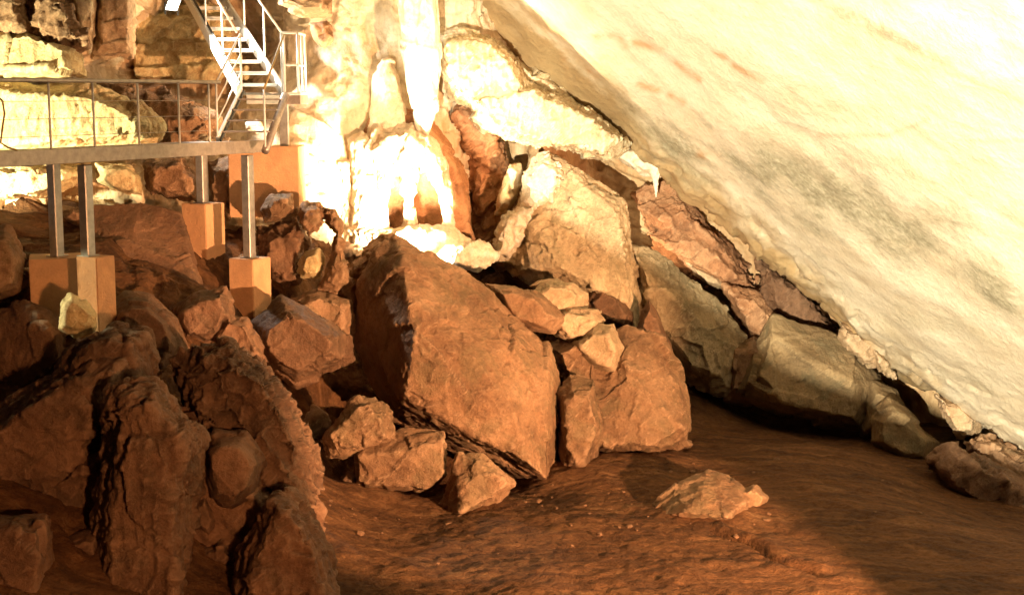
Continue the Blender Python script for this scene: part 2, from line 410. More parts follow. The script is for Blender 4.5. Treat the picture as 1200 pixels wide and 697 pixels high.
def make_wall():
    px = np.concatenate([np.linspace(-450, 0, 70)[:-1], np.linspace(0, 1060, 470), np.linspace(1060, 1300, 40)[1:]])
    py = np.concatenate([np.linspace(-420, -10, 50)[:-1], np.linspace(-10, 400, 230), np.linspace(400, 640, 40)[1:]])
    A, B = np.meshgrid(px, py, indexing='ij')
    w = np.array(wall_ctrl, float)
    ev = tps(w[:, :2] / 300.0, w[:, 2])
    Y = ev(np.stack([A.ravel(), B.ravel()], 1) / 300.0).reshape(A.shape)
    V = Pv(A, B, Y)
    N = grid_normals(V)
    p = V.reshape(-1, 3)
    sgn = np.sign((N.reshape(-1, 3) * (np.array([0, 0, CAM_Z]) - p)).sum(1))[:, None]
    n = N.reshape(-1, 3) * sgn
    vert = p * np.array([1, 1, 0.45])
    d = 0.30 * fbm(p, 1.6, 4, 5) + 0.22 * facets(p, 0.75, 9) + 0.10 * facets(p + 3, 0.28, 19) + 0.08 * fbm(vert, 0.35, 4, 15)
    pr = p[:, 0]
    # smoother drip-draped calcite left of the column, layered beds on the right
    fl = np.exp(-((A.ravel() - 430) / 75) ** 2) * np.clip((300 - B.ravel()) / 80, 0, 1)
    dsm = 0.18 * fbm(p, 1.3, 3, 5) + 0.07 * fbm(p * np.array([1, 1, 0.22]), 0.22, 3, 25) + 0.03 * fbm(p, 0.2, 3, 35)
    d = d * (1 - fl) + dsm * fl
    bed = np.clip((A.ravel() - 700) / 60, 0, 1)
    tz = p[:, 2] + 0.42 * p[:, 0]
    dbed = 0.10 * fbm(np.stack([p[:, 0] * 0.3, p[:, 1] * 0.3, tz * 1.2], 1), 0.30, 4, 45, ridged=True) + 0.18 * fbm(p, 1.2, 4, 55) + 0.10 * facets(np.stack([p[:, 0] * 0.5, p[:, 1], tz], 1), 0.5, 65)
    d = d * (1 - bed) + dbed * bed
    V = (p + n * d[:, None]).reshape(V.shape)
    o = grid_obj('cave_wall', V, M['wall'], flip=True)
    calcite_glow = np.exp(-((A.ravel() - 440) / 150) ** 4) * np.clip((330 - B.ravel()) / 60, 0, 1) * np.clip(1.15 + 1.2 * fbm(p, 0.9, 4, 75) , 0, 1)  # calcite zone, widened to put lamp glow into the wall colour
    calcite_glow = np.maximum(calcite_glow, 0.55 * np.clip((300 - A.ravel()) / 60, 0, 1) * np.clip(0.8 + 1.6 * fbm(p, 0.8, 4, 85), 0, 1))
    at = o.data.attributes.new('calcite', 'FLOAT', 'POINT'); at.data.foreach_set('value', calcite_glow.astype(np.float32))
    return o
make_wall()

EDGE = [(300, -330), (450, -120), (528, 20), (598, 112), (686, 170), (726, 178), (780, 206), (800, 230), (850, 264), (900, 306), (940, 337), (985, 378), (1012, 404), (1040, 430),
        (1062, 447), (1095, 463), (1150, 500), (1200, 545), (1300, 640), (1480, 800)]
def make_ceiling():
    e = np.array(EDGE, float)
    seg = np.concatenate([[0], np.cumsum(np.linalg.norm(np.diff(e, axis=0), axis=1))])
    total = seg[-1]
    s = np.concatenate([np.linspace(0, 0.16, 30)[:-1], np.linspace(0.16, 0.82, 420), np.linspace(0.82, 1, 30)[1:]]) * total
    ex, ey = np.interp(s, seg, e[:, 0]), np.interp(s, seg, e[:, 1])
    v = np.concatenate([np.linspace(0, 60, 40)[:-1], np.linspace(60, 600, 190), np.linspace(600, 1150, 30)[1:]])
    A = ex[:, None] + v[None] * 0.66; B = ey[:, None] - v[None] * 0.75
    inv = 0.0333 + (A - 540) * 5.2e-5 - B * 5.15e-5
    # the part left of the crease turns away from the hall
    crease = (A - 600) - (B * 1.07)          # negative on the left
    inv = inv + np.where(crease < 0, -crease * 2.0e-5, 0)
    inv = np.clip(inv, 0.02, 0.20)
    V = Pv(A, B, 1 / inv + 0.55 * np.clip(1 - v[None] / 20.0, 0, 1) ** 2)
    # the lip rolls under and runs back to the wall
    lip = []
    base = V[:, 0]
    for k, (bk, dn) in enumerate([(4.0, 0.9), (2.2, 0.35), (1.1, 0.10), (0.5, -0.02), (0.25, -0.06), (0.08, -0.04)]):
        lip.append(base + np.array([0.25 * bk, bk, dn])[None])
    V = np.concatenate([np.stack(lip, 1), V], 1)
    N = grid_normals(V).reshape(-1, 3)
    p = V.reshape(-1, 3)
    sgn = np.sign((N * (np.array([0, 0, CAM_Z]) - p)).sum(1))[:, None]; sgn[sgn == 0] = 1
    nn = N * sgn
    dip = np.stack([p[:, 0] * 0.8 + p[:, 2] * -0.6, p[:, 1] * 0.8, (p[:, 2] * 0.8 + p[:, 0] * 0.6) * 3.0], 1)
    vv = np.broadcast_to(np.concatenate([np.zeros(6), v])[None], V.shape[:2]).ravel()
    near = np.exp(-(vv / 26.0) ** 2)
    d = 0.11 * fbm(p, 2.6, 3, 101) + 0.06 * fbm(dip, 1.3, 5, 111, 0.55) + 0.008 * fbm(p, 0.18, 3, 121) + near * (0.16 * fbm(p, 0.6, 4, 131) + 0.14 * facets(p, 0.45, 141))
    p = p + nn * d[:, None]
    o = grid_obj('cave_ceiling', p.reshape(V.shape), M['ceiling'], flip=True)
    A6 = np.concatenate([np.repeat(A[:, :1], 6, 1), A], 1).ravel(); B6 = np.concatenate([np.repeat(B[:, :1], 6, 1), B], 1).ravel()
    nz = fbm(dip, 0.9, 5, 151, 0.6)
    br = np.clip(0.5 - ((A6 - 600) - B6 * 1.07) / 40 + 1.5 * nz, 0, 1)
    def blob(cx, cy, rx, ry, ang):
        c, s_ = math.cos(math.radians(ang)), math.sin(math.radians(ang))
        u = ((A6 - cx) * c + (B6 - cy) * s_) / rx; w = (-(A6 - cx) * s_ + (B6 - cy) * c) / ry
        return 1.25 - np.sqrt(u * u + w * w)
    stn = np.clip(np.max([blob(985, 235, 150, 42, 24), blob(890, 205, 70, 24, 32), blob(790, 170, 60, 20, 42), blob(1040, 40, 110, 9, 24), blob(1150, 330, 60, 18, 30)], 0) + 1.6 * nz, 0, 1)
    def lines(ls):
        best = np.full(len(A6), 1e9)
        for l in ls:
            for (x0, y0), (x1, y1) in zip(l[:-1], l[1:]):
                t_ = np.clip(((A6 - x0) * (x1 - x0) + (B6 - y0) * (y1 - y0)) / ((x1 - x0) ** 2 + (y1 - y0) ** 2), 0, 1)
                best = np.minimum(best, np.hypot(A6 - x0 - t_ * (x1 - x0), B6 - y0 - t_ * (y1 - y0)))
        return best
    rust = np.exp(-(lines([[(700, 42), (722, 44), (732, 55)], [(742, 52), (772, 60)], [(792, 76), (820, 92)], [(838, 62), (850, 66)], [(862, 76), (895, 92)], [(750, 100), (770, 106)], [(785, 112), (800, 120)], [(820, 182), (838, 186)], [(660, 62), (664, 76)], [(690, 85), (696, 92)]]) / 4.5) ** 2) * np.clip(0.42 + 2.4 * nz, 0, 0.8)
    crk = lines([[(960, 158), (1040, 160), (1062, 152), (1090, 138)], [(1140, 163), (1200, 164)], [(1035, 28), (1034, 58)], [(1055, 68), (1075, 80)], [(1095, 75), (1140, 92), (1200, 120)], [(610, 10), (650, 40), (700, 92)]])
    rust = np.maximum(rust, 0.35 * np.exp(-(crk / 3.0) ** 2))
    for nm, vals in (('brown', br), ('stain', stn), ('rust', rust)):
        at = o.data.attributes.new(nm, 'FLOAT', 'POINT'); at.data.foreach_set('value', vals.astype(np.float32))
    return o
make_ceiling()

# ------------------------------------------------------------------ rocks
def hull_part(bm, pts):
    vs = [bm.verts.new(tuple(p)) for p in pts]
    r = bmesh.ops.convex_hull(bm, input=vs, use_existing_faces=False)
    dead = [g for g in r['geom_interior'] + r['geom_unused'] if isinstance(g, bmesh.types.BMVert) and g.is_valid]
    if dead: bmesh.ops.delete(bm, geom=list(set(dead)), context='VERTS')
def R(o, Y, t, f=None, sf=0.6, sb=0.72, tilt=0.0, low=None):
    """one convex lump: its outline in the photo, its distance, its thickness; f = own points of the near face (px, py, metres nearer)"""
    return dict(o=o, Y=Y, t=t, f=f, sf=sf, sb=sb, tilt=tilt)
def T(*pr):
    """a drip: chain of (px, py, Y, radius)"""
    return dict(tube=pr)
def part_points(d):
    o = np.array(d['o'], float); c = o.mean(0); Y, t = d['Y'], d['t']
    h = max(1.0, np.ptp(o[:, 1]))
    def yy(py, base): return base + d['tilt'] * (c[1] - py) / h     # tilt > 0: the top leans back
    pts = [P(x, y, yy(y, Y)) for x, y in o]
    pts += [P(x, y, yy(y, Y + t * 0.5)) for x, y in c + (o - c) * d['sb'] * 0.98]
    if d['f'] is None: pts += [P(x, y, yy(y, Y - t * 0.5)) for x, y in c + (o - c) * d['sf']]
    else: pts += [P(x, y, yy(y, Y - q)) for x, y, q in d['f']]
    return pts
_seed = [100]
def rock(name, label, cat, parts, mat, vox=0.036, amp=1.0, crag=0.3, smooth=1, streak=0.0, group=None, parent=None, seed=None):
    bm = bmesh.new()
    for d in parts:
        if 'tube' in d:
            ch = d['tube']
            for (a, b) in zip(ch[:-1], ch[1:]):
                pts = []
                for (px, py, Y, r) in (a, b):
                    c = P(px, py, Y)
                    for k in range(8):
                        th = k * math.pi / 4
                        pts.append(c + np.array([r * math.cos(th), r * math.sin(th), 0]))
                    pts.append(c + np.array([0, 0, r * 0.6])); pts.append(c - np.array([0, 0, r * 0.6]))
                hull_part(bm, pts)
        else:
            hull_part(bm, part_points(d))
    bmesh.ops.triangulate(bm, faces=bm.faces[:])
    me = bpy.data.meshes.new('t'); bm.to_mesh(me); bm.free()
    tmp = bpy.data.objects.new('t', me); C.objects.link(tmp)
    md = tmp.modifiers.new('r', 'REMESH'); md.mode = 'VOXEL'; md.voxel_size = vox
    if smooth:
        ms = tmp.modifiers.new('s', 'SMOOTH'); ms.factor = 0.5; ms.iterations = smooth
    dg = bpy.context.evaluated_depsgraph_get()
    ev = tmp.evaluated_get(dg); em = bpy.data.meshes.new_from_object(ev)
    bpy.data.objects.remove(tmp); bpy.data.meshes.remove(me)
    n = len(em.vertices)
    co = np.zeros(n * 3, np.float32); em.vertices.foreach_get('co', co); co = co.reshape(-1, 3).astype(float)
    no = np.zeros(n * 3, np.float32); em.vertices.foreach_get('normal', no); no = no.reshape(-1, 3)
    _seed[0] += 13; s = seed or _seed[0]
    size = np.ptp(co, axis=0).max()
    k = min(1.0, size / 2.5)
    q = co + s * 1.7
    kk = max(k, 0.3)
    d = 0.05 * k * fbm(q, 1.1 * kk, 2, s) + 0.10 * k * facets(q, 1.1 * kk, s + 3, 0.9) + 0.018 * k * facets(q + 0.05 * pnoise(q * 4, s)[:, None], 0.40 * kk, s + 4, 0.9) + 0.014 * fbm(q, 0.14, 4, s + 5, 0.6)
    rid = fbm(q * np.array([1, 1, 1.0]), 1.1 * kk, 3, s + 6)
    d = d - 0.06 * k * np.exp(-(rid / 0.014) ** 2) * np.clip(4 * pnoise(q * 0.8, s + 66) - 0.6, 0, 1)               # a few open cracks
    if crag: d = d + crag * (0.13 * k * facets(q, 0.22, s + 7, 0.9) + 0.09 * k * fbm(q, 0.20, 3, s + 8, ridged=True) - 0.05 * k)
    if streak: d = d + streak * 0.06 * fbm(q * np.array([1, 1, 0.18]), 0.14, 3, s + 9, ridged=True)
    co = co + no * (amp * d)[:, None]
    org = np.array([co[:, 0].mean(), co[:, 1].mean(), co[:, 2].min()])
    em.vertices.foreach_set('co', (co - org).astype(np.float32).ravel())
    em.polygons.foreach_set('use_smooth', np.ones(len(em.polygons), bool))
    em.update(); em.name = name
    em.materials.clear(); em.materials.append(mat)
    o = bpy.data.objects.new(name, em)
    o.location = org if parent is None else Vector(org) - parent.location
    link(o, parent); tag(o, label, cat, group)
    return o

# --- middle of the picture
rock('boulder', 'biggest brown boulder in the middle, peaked top and dark left flank', 'boulder', [
    R([(413, 400), (418, 335), (438, 292), (462, 276), (500, 290), (545, 316), (585, 352), (618, 380), (642, 405), (656, 450), (659, 505), (650, 566), (628, 576), (598, 566), (560, 530), (505, 500), (458, 492), (432, 450)],
      23.6, 2.6, f=[(470, 296, 0.5), (478, 345, 1.3), (484, 400, 1.75), (474, 462, 1.6), (560, 420, 1.6), (600, 480, 1.6), (622, 545, 1.6), (640, 560, 1.2), (545, 500, 1.55), (520, 330, 0.6), (600, 400, 0.85), (640, 440, 0.8)])],
     M['brown'], vox=0.03, amp=0.8, crag=0.22, seed=4711)
rock('slab', 'brown slab leaning on the right shoulder of the biggest boulder', 'rock', [
    R([(566, 330), (600, 332), (640, 345), (664, 376), (650, 392), (625, 385), (600, 380), (585, 358)], 24.0, 1.0)], M['brown'], vox=0.03, crag=0.3)
rock('boulder', 'squarish orange brown boulder beside the dark recess, flat sloping top', 'boulder', [
    R([(684, 420), (700, 392), (735, 380), (775, 394), (800, 432), (806, 470), (816, 492), (812, 522), (775, 535), (728, 542), (692, 528), (684, 480)],
      24.6, 2.4, f=[(700, 420, 0.5), (730, 400, 0.3), (735, 440, 1.0), (790, 440, 0.5), (800, 500, 1.0), (760, 525, 1.2), (705, 520, 1.1), (700, 470, 1.0)]),
    R([(640, 402), (680, 388), (716, 396), (712, 470), (690, 480), (662, 460), (650, 430)], 24.5, 1.5),
    R([(652, 456), (668, 436), (700, 440), (712, 500), (694, 530), (682, 566), (662, 567), (655, 520)], 23.5, 1.3)], M['brown'], vox=0.032, crag=0.25)
rock('rock', 'pale tan rounded stone at the foot of the grey white crested boulder', 'rock', [
    R([(616, 348), (638, 328), (672, 330), (690, 344), (688, 364), (655, 372), (626, 364)], 24.9, 1.1)], M['tan'], vox=0.03, crag=0.4)
rock('rock', 'flat cream pebble lying above the pale tan rounded stone', 'rock', [
    R([(618, 336), (630, 328), (655, 326), (662, 332), (640, 340)], 25.3, 0.5)], M['tan'], vox=0.025, crag=0.2)
rock('rock', 'pale cream angular rock on the saddle between the central boulders', 'rock', [
    R([(644, 372), (664, 358), (698, 362), (710, 376), (696, 396), (665, 404), (650, 392)], 24.5, 1.1)], M['tan'], vox=0.03, crag=0.4)
rock('rock', 'cream faced wedge on top of the squarish orange boulder', 'rock', [
    R([(668, 404), (690, 380), (720, 380), (732, 408), (724, 442), (700, 436), (680, 420)], 24.1, 0.9)], M['tan'], vox=0.03, crag=0.3)
crested = rock('boulder', 'tall grey boulder with bright white crest under the ceiling', 'boulder', [
    R([(584, 302), (598, 262), (616, 226), (630, 188), (641, 178), (660, 190), (702, 212), (728, 232), (740, 264), (744, 305), (753, 348), (746, 392), (705, 380), (690, 345), (650, 318), (604, 326)],
      27.1, 2.4, f=[(604, 300, 0.5), (610, 316, 0.9), (622, 262, 0.8), (634, 205, 0.25), (655, 312, 1.35), (690, 225, 0.6), (722, 250, 0.7), (732, 300, 0.95), (736, 355, 1.0), (700, 335, 1.35)])], M['olive'], vox=0.03, crag=0.3)
rock('calcite_rim_glow', 'white calcite crust painting the lamp-lit rim along the crest', None, [
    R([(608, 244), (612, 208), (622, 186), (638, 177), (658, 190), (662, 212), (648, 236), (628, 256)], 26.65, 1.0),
    R([(576, 308), (580, 278), (590, 256), (612, 236), (636, 232), (626, 262), (610, 284), (592, 310)], 26.7, 1.0)], M['white'], vox=0.026, crag=0.55, parent=crested)  # white calcite, also painting the rim light on the boulder's left edge
rock('rock', 'small white tipped pinnacle left of the white crest', 'rock', [
    R([(580, 252), (586, 222), (597, 191), (606, 188), (613, 196), (606, 224), (596, 250)], 27.5, 0.8)], M['pale'], vox=0.03, crag=0.8)
rock('slab', 'big olive tan slab sloping down right of the crested boulder', 'boulder', [
    R([(738, 285), (768, 296), (832, 346), (868, 380), (884, 410), (862, 468), (836, 468), (806, 452), (798, 420), (768, 396), (744, 380)],
      27.6, 1.6, f=[(755, 320, 0.7), (800, 360, 0.9), (850, 400, 0.7), (845, 440, 0.8), (810, 430, 0.9), (770, 380, 0.8)])], M['olive'], vox=0.032, crag=0.25)
rock('rock', 'dark brown pointed rock standing before the olive tan slab', 'rock', [
    R([(742, 392), (752, 364), (760, 348), (774, 372), (786, 408), (770, 412)], 25.9, 0.7)], M['mudrock'], vox=0.03, crag=0.1)
rock('rock', 'dark grey rock below the crested boulder', 'rock', [
    R([(684, 350), (700, 330), (725, 340), (744, 372), (742, 390), (712, 384), (695, 375)], 26.2, 0.8)], M['mudrock'], vox=0.03, crag=0.3)
# --- right hand side, under the ceiling edge
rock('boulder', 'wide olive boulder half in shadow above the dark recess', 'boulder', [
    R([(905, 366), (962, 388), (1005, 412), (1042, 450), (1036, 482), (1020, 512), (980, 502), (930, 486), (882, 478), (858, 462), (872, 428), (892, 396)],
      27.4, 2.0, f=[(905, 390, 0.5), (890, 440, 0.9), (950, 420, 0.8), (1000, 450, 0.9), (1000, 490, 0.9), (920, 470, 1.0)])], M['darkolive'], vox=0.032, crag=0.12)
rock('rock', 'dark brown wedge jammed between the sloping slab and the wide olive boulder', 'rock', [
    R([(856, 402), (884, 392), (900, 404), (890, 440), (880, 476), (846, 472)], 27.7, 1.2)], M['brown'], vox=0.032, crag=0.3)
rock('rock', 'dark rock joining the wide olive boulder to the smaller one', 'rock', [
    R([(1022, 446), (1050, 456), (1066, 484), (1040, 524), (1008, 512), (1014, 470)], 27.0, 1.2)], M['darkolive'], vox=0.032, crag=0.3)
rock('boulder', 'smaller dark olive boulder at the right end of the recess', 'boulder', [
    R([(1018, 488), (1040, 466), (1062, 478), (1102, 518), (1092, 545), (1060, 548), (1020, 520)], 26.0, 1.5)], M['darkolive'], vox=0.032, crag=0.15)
rock('rock', 'dark low rock below the ceiling at the right edge', 'rock', [
    R([(1085, 535), (1110, 515), (1150, 535), (1230, 580), (1230, 640), (1140, 600), (1100, 570)], 24.2, 1.6)], M['mudrock'], vox=0.05, crag=0.5)
rock('rock', 'tan broken lump clinging to the ceiling edge above the olive boulder', 'rock', [
    R([(984, 376), (1004, 384), (1024, 400), (1034, 428), (1018, 432), (998, 412), (984, 396)], 27.2, 0.7),
    R([(1020, 405), (1044, 424), (1050, 444), (1034, 440)], 26.9, 0.5)], M['tan'], vox=0.03, crag=0.9)
rock('rock', 'tan tapering lump under the ceiling edge near the right border', 'rock', [
    R([(1092, 458), (1120, 470), (1152, 496), (1148, 512), (1124, 514), (1108, 495)], 25.9, 0.8)], M['tan'], vox=0.03, crag=0.6)
rock('rock', 'reddish brown broken rock at the lower right ceiling edge', 'rock', [
    R([(1128, 515), (1160, 508), (1215, 540), (1225, 575), (1170, 570), (1140, 550)], 25.0, 1.0)], M['brown'], vox=0.03, crag=1.0)
rock('rock', 'olive brown crust of rock tucked under the ceiling edge', 'rock', [
    R([(886, 300), (905, 312), (950, 352), (985, 388), (995, 408), (960, 396), (915, 372), (890, 350)], 28.6, 0.8)], M['mudrock'], vox=0.032, crag=0.6)
rock('slab', 'long cream splinter of rock lying on the layered brown wall', 'rock', [
    R([(800, 304), (822, 314), (848, 330), (852, 338), (838, 338), (812, 322)], 28.9, 0.4)], M['tan'], vox=0.03, crag=0.2)
rock('slab', 'layered red brown beds of rock beneath the ceiling edge', 'boulder', [
    R([(738 + 5 * k, 226 + 15 * k), (782 + 9 * k, 208 + 19 * k), (852 + 8 * k, 280 + 13 * k), (884 + 4 * k, 318 + 8 * k), (856 + 2 * k, 318 + 9 * k), (752 + 4 * k, 246 + 14 * k)], 29.5 - 0.22 * (k % 2) - 0.08 * k, 0.7) for k in range(5)], M['ochre'], vox=0.036, crag=0.35)
rock('slab', 'jagged brown ledge dropping between slab and wide olive boulder', 'rock', [
    R([(846, 332), (885, 340), (915, 372), (900, 392), (886, 412), (868, 384)], 28.6, 0.9)], M['ochre'], vox=0.032, crag=0.6)
# --- floor rocks
rock('rock', 'low broken pale rock lying on the open mud floor', 'rock', [
    R([(756, 604), (796, 566), (830, 548), (858, 556), (888, 584), (884, 612), (840, 626), (786, 622)], 21.0, 1.3, tilt=0.8, f=[(800, 600, 0.7), (826, 572, 0.5), (850, 606, 0.75), (872, 590, 0.5)]),
    R([(862, 574), (884, 567), (902, 582), (898, 600), (868, 602)], 21.2, 0.7)], M['brown'], vox=0.028, amp=0.8, crag=0.22)
rock('rock', 'craggy orange rock resting on a block left of the biggest boulder', 'rock', [
    R([(372, 516), (392, 492), (412, 470), (424, 463), (446, 470), (462, 482), (467, 518), (440, 522), (402, 538), (384, 538)], 21.7, 0.8)], M['brown'], vox=0.025, crag=0.7)
rock('rock', 'square edged orange block under the craggy orange rock', 'rock', [
    R([(416, 530), (470, 502), (522, 505), (523, 555), (505, 572), (470, 576), (418, 566)], 21.9, 1.0, f=[(418, 536, 0.4), (470, 528, 0.5), (520, 516, 0.4), (520, 556, 0.45), (498, 572, 0.4), (420, 564, 0.4)])], M['brown'], vox=0.03, crag=0.3)
rock('rock', 'wedge shaped brown rock on the mud below the biggest boulder', 'rock', [
    R([(512, 600), (524, 560), (536, 530), (566, 528), (606, 566), (580, 592), (545, 606)], 21.4, 1.0, f=[(540, 600, 0.5), (560, 540, 0.3), (596, 568, 0.4)])], M['brown'], vox=0.03, crag=0.4)
rock('pebble', 'small dark stone left of the square edged block', 'rock', [
    R([(398, 560), (408, 550), (416, 556), (416, 572), (402, 574)], 21.9, 0.3)], M['mudrock'], vox=0.025, crag=0.3)
# --- left foreground
rock('stalagmite', 'thick mud brown stalagmite standing lower left, narrow waist', 'stalagmite', [
    R([(126, 470), (140, 448), (182, 444), (214, 480), (238, 514), (230, 575), (214, 606), (150, 606), (122, 560), (118, 510)], 17.4, 1.4),
    R([(124, 456), (168, 442), (222, 540), (220, 640), (214, 730), (104, 730), (116, 600)], 17.35, 1.35),
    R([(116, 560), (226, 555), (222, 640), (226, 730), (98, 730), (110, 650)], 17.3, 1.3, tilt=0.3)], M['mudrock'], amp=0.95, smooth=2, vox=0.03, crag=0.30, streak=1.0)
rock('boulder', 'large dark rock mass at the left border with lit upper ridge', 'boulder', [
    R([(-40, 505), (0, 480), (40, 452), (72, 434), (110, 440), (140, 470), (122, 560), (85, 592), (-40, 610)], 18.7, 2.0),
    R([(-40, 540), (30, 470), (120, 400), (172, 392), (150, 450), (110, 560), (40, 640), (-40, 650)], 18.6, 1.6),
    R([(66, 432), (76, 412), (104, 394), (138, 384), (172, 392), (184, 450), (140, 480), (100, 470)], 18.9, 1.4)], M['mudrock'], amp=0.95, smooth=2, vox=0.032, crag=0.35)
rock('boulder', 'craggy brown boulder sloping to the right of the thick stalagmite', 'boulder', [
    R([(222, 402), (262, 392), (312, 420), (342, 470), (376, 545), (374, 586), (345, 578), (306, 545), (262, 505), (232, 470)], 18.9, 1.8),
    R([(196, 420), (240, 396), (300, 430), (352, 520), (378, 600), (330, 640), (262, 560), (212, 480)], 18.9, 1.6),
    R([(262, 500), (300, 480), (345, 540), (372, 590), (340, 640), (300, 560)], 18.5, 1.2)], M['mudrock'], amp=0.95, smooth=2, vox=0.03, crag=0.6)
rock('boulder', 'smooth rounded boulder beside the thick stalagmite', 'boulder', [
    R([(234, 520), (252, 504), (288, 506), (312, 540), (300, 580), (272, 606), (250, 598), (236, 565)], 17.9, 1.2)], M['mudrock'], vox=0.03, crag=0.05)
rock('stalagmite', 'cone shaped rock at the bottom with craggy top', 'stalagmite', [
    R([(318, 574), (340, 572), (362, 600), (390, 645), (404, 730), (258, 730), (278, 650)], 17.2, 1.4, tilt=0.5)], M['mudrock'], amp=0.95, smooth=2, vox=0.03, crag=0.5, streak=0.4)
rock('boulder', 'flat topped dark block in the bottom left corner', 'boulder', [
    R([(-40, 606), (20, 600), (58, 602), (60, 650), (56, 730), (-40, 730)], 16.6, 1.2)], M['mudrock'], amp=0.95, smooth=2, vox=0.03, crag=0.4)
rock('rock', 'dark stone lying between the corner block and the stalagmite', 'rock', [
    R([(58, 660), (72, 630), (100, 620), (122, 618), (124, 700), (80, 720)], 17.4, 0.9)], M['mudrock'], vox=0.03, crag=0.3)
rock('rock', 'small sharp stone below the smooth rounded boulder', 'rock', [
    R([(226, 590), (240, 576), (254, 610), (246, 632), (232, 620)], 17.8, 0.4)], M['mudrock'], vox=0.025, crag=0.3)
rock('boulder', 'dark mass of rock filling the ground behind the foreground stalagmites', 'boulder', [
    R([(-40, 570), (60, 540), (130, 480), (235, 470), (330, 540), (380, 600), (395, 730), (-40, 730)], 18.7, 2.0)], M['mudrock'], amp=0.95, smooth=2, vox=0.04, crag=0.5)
rock('rock', 'dark jumbled rock filling the gap at the bottom', 'rock', [
    R([(216, 640), (260, 620), (290, 640), (285, 730), (216, 730)], 18.0, 0.9)], M['mudrock'], vox=0.032, crag=0.8)
# --- below the walkway
rock('boulder', 'big smooth dark brown slope of rock below the walkway between the footings', 'boulder', [
    R([(100, 240), (165, 234), (214, 248), (226, 322), (262, 404), (230, 440), (170, 440), (110, 400), (96, 320)], 23.6, 2.0,
      f=[(120, 262, 0.1), (205, 268, 0.1), (120, 390, 2.3), (190, 425, 2.4), (245, 405, 1.9), (216, 330, 0.9)])], M['mudrock'], vox=0.036, amp=0.7, crag=0.1, smooth=3)
rock('boulder', 'rounded dark boulder right of the wide left footing', 'boulder', [
    R([(122, 362), (146, 340), (176, 342), (208, 372), (222, 410), (202, 450), (150, 450), (112, 405)], 20.8, 1.6)], M['mudrock'], vox=0.032, amp=0.7, crag=0.1, smooth=3)
rock('boulder', 'brown rock with bright chip below the rear footing', 'boulder', [
    R([(204, 362), (226, 344), (266, 334), (275, 366), (262, 396), (240, 408), (212, 402)], 21.6, 1.2)], M['mudrock'], vox=0.03, crag=0.5)
rock('rock', 'small pale stone lit from the left before the wide footing', 'rock', [
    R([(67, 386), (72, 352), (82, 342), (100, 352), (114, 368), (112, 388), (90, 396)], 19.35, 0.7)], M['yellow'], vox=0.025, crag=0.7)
rock('boulder', 'reddish brown rock at the left border beside the wide footing', 'boulder', [
    R([(-30, 272), (10, 266), (30, 300), (24, 342), (-30, 366)], 20.8, 1.2)], M['brown'], vox=0.032, crag=0.4)
rock('boulder', 'dark red brown slope of rock under the wide left footing', 'boulder', [
    R([(-40, 366), (30, 350), (74, 372), (78, 420), (40, 452), (-40, 492)], 20.2, 1.4, f=[(-40, 380, -0.4), (-40, 480, -0.3), (60, 385, 0.5), (70, 420, 0.6), (40, 445, 0.5)])], M['mudrock'], vox=0.036, crag=0.15)
rock('boulder', 'olive brown boulder below the right front footing', 'boulder', [
    R([(290, 376), (328, 346), (358, 358), (414, 392), (414, 420), (382, 432), (348, 458), (322, 444), (286, 402)], 22.4, 1.6)], M['mudrock'], vox=0.03, crag=0.25)
rock('rock', 'dark overhung stone between mound and olive brown boulder', 'rock', [
    R([(240, 392), (262, 362), (292, 372), (300, 400), (318, 426), (280, 424), (250, 410)], 21.6, 0.9)], M['mudrock'], vox=0.03, crag=0.7)
rock('rock', 'hollowed orange rock with a dark hole right of the footings', 'rock', [
    R([(348, 262), (358, 240), (376, 236), (380, 262), (362, 282)], 24.0, 0.7),
    R([(372, 238), (392, 244), (404, 268), (402, 284), (386, 262)], 24.0, 0.6),
    R([(386, 300), (396, 268), (406, 290), (414, 332), (396, 348), (374, 342)], 23.8, 0.6)], M['brown'], vox=0.03, crag=0.8)
rock('rock', 'small greenish pale rock below the hollowed orange rock', 'rock', [
    R([(346, 318), (354, 296), (374, 290), (382, 306), (374, 326), (354, 328)], 24.0, 0.6)], M['yellow'], vox=0.025, crag=0.8)
rock('rock', 'orange rock ledge under the landing footing', 'rock', [
    R([(306, 244), (318, 228), (344, 226), (346, 242), (330, 260), (310, 264)], 24.0, 0.9)], M['brown'], vox=0.03, crag=0.6)
rock('rock', 'brown rubble bank between landing footing and hollowed rock', 'rock', [
    R([(302, 272), (352, 246), (362, 280), (352, 330), (332, 350), (300, 320)], 24.6, 1.2)], M['mudrock'], vox=0.032, crag=0.9)
rock('rock', 'orange shoulder of rock hugging the left side of the biggest boulder', 'rock', [
    R([(384, 348), (402, 312), (438, 282), (464, 272), (456, 300), (430, 332), (416, 380), (396, 396)], 24.6, 1.0)], M['brown'], vox=0.03, crag=0.5)
rock('rock', 'broken brown rock behind the dark hollow left of the biggest boulder', 'rock', [
    R([(340, 350), (372, 338), (414, 350), (418, 400), (380, 392), (346, 372)], 23.6, 1.0)], M['brown'], vox=0.03, crag=0.6)
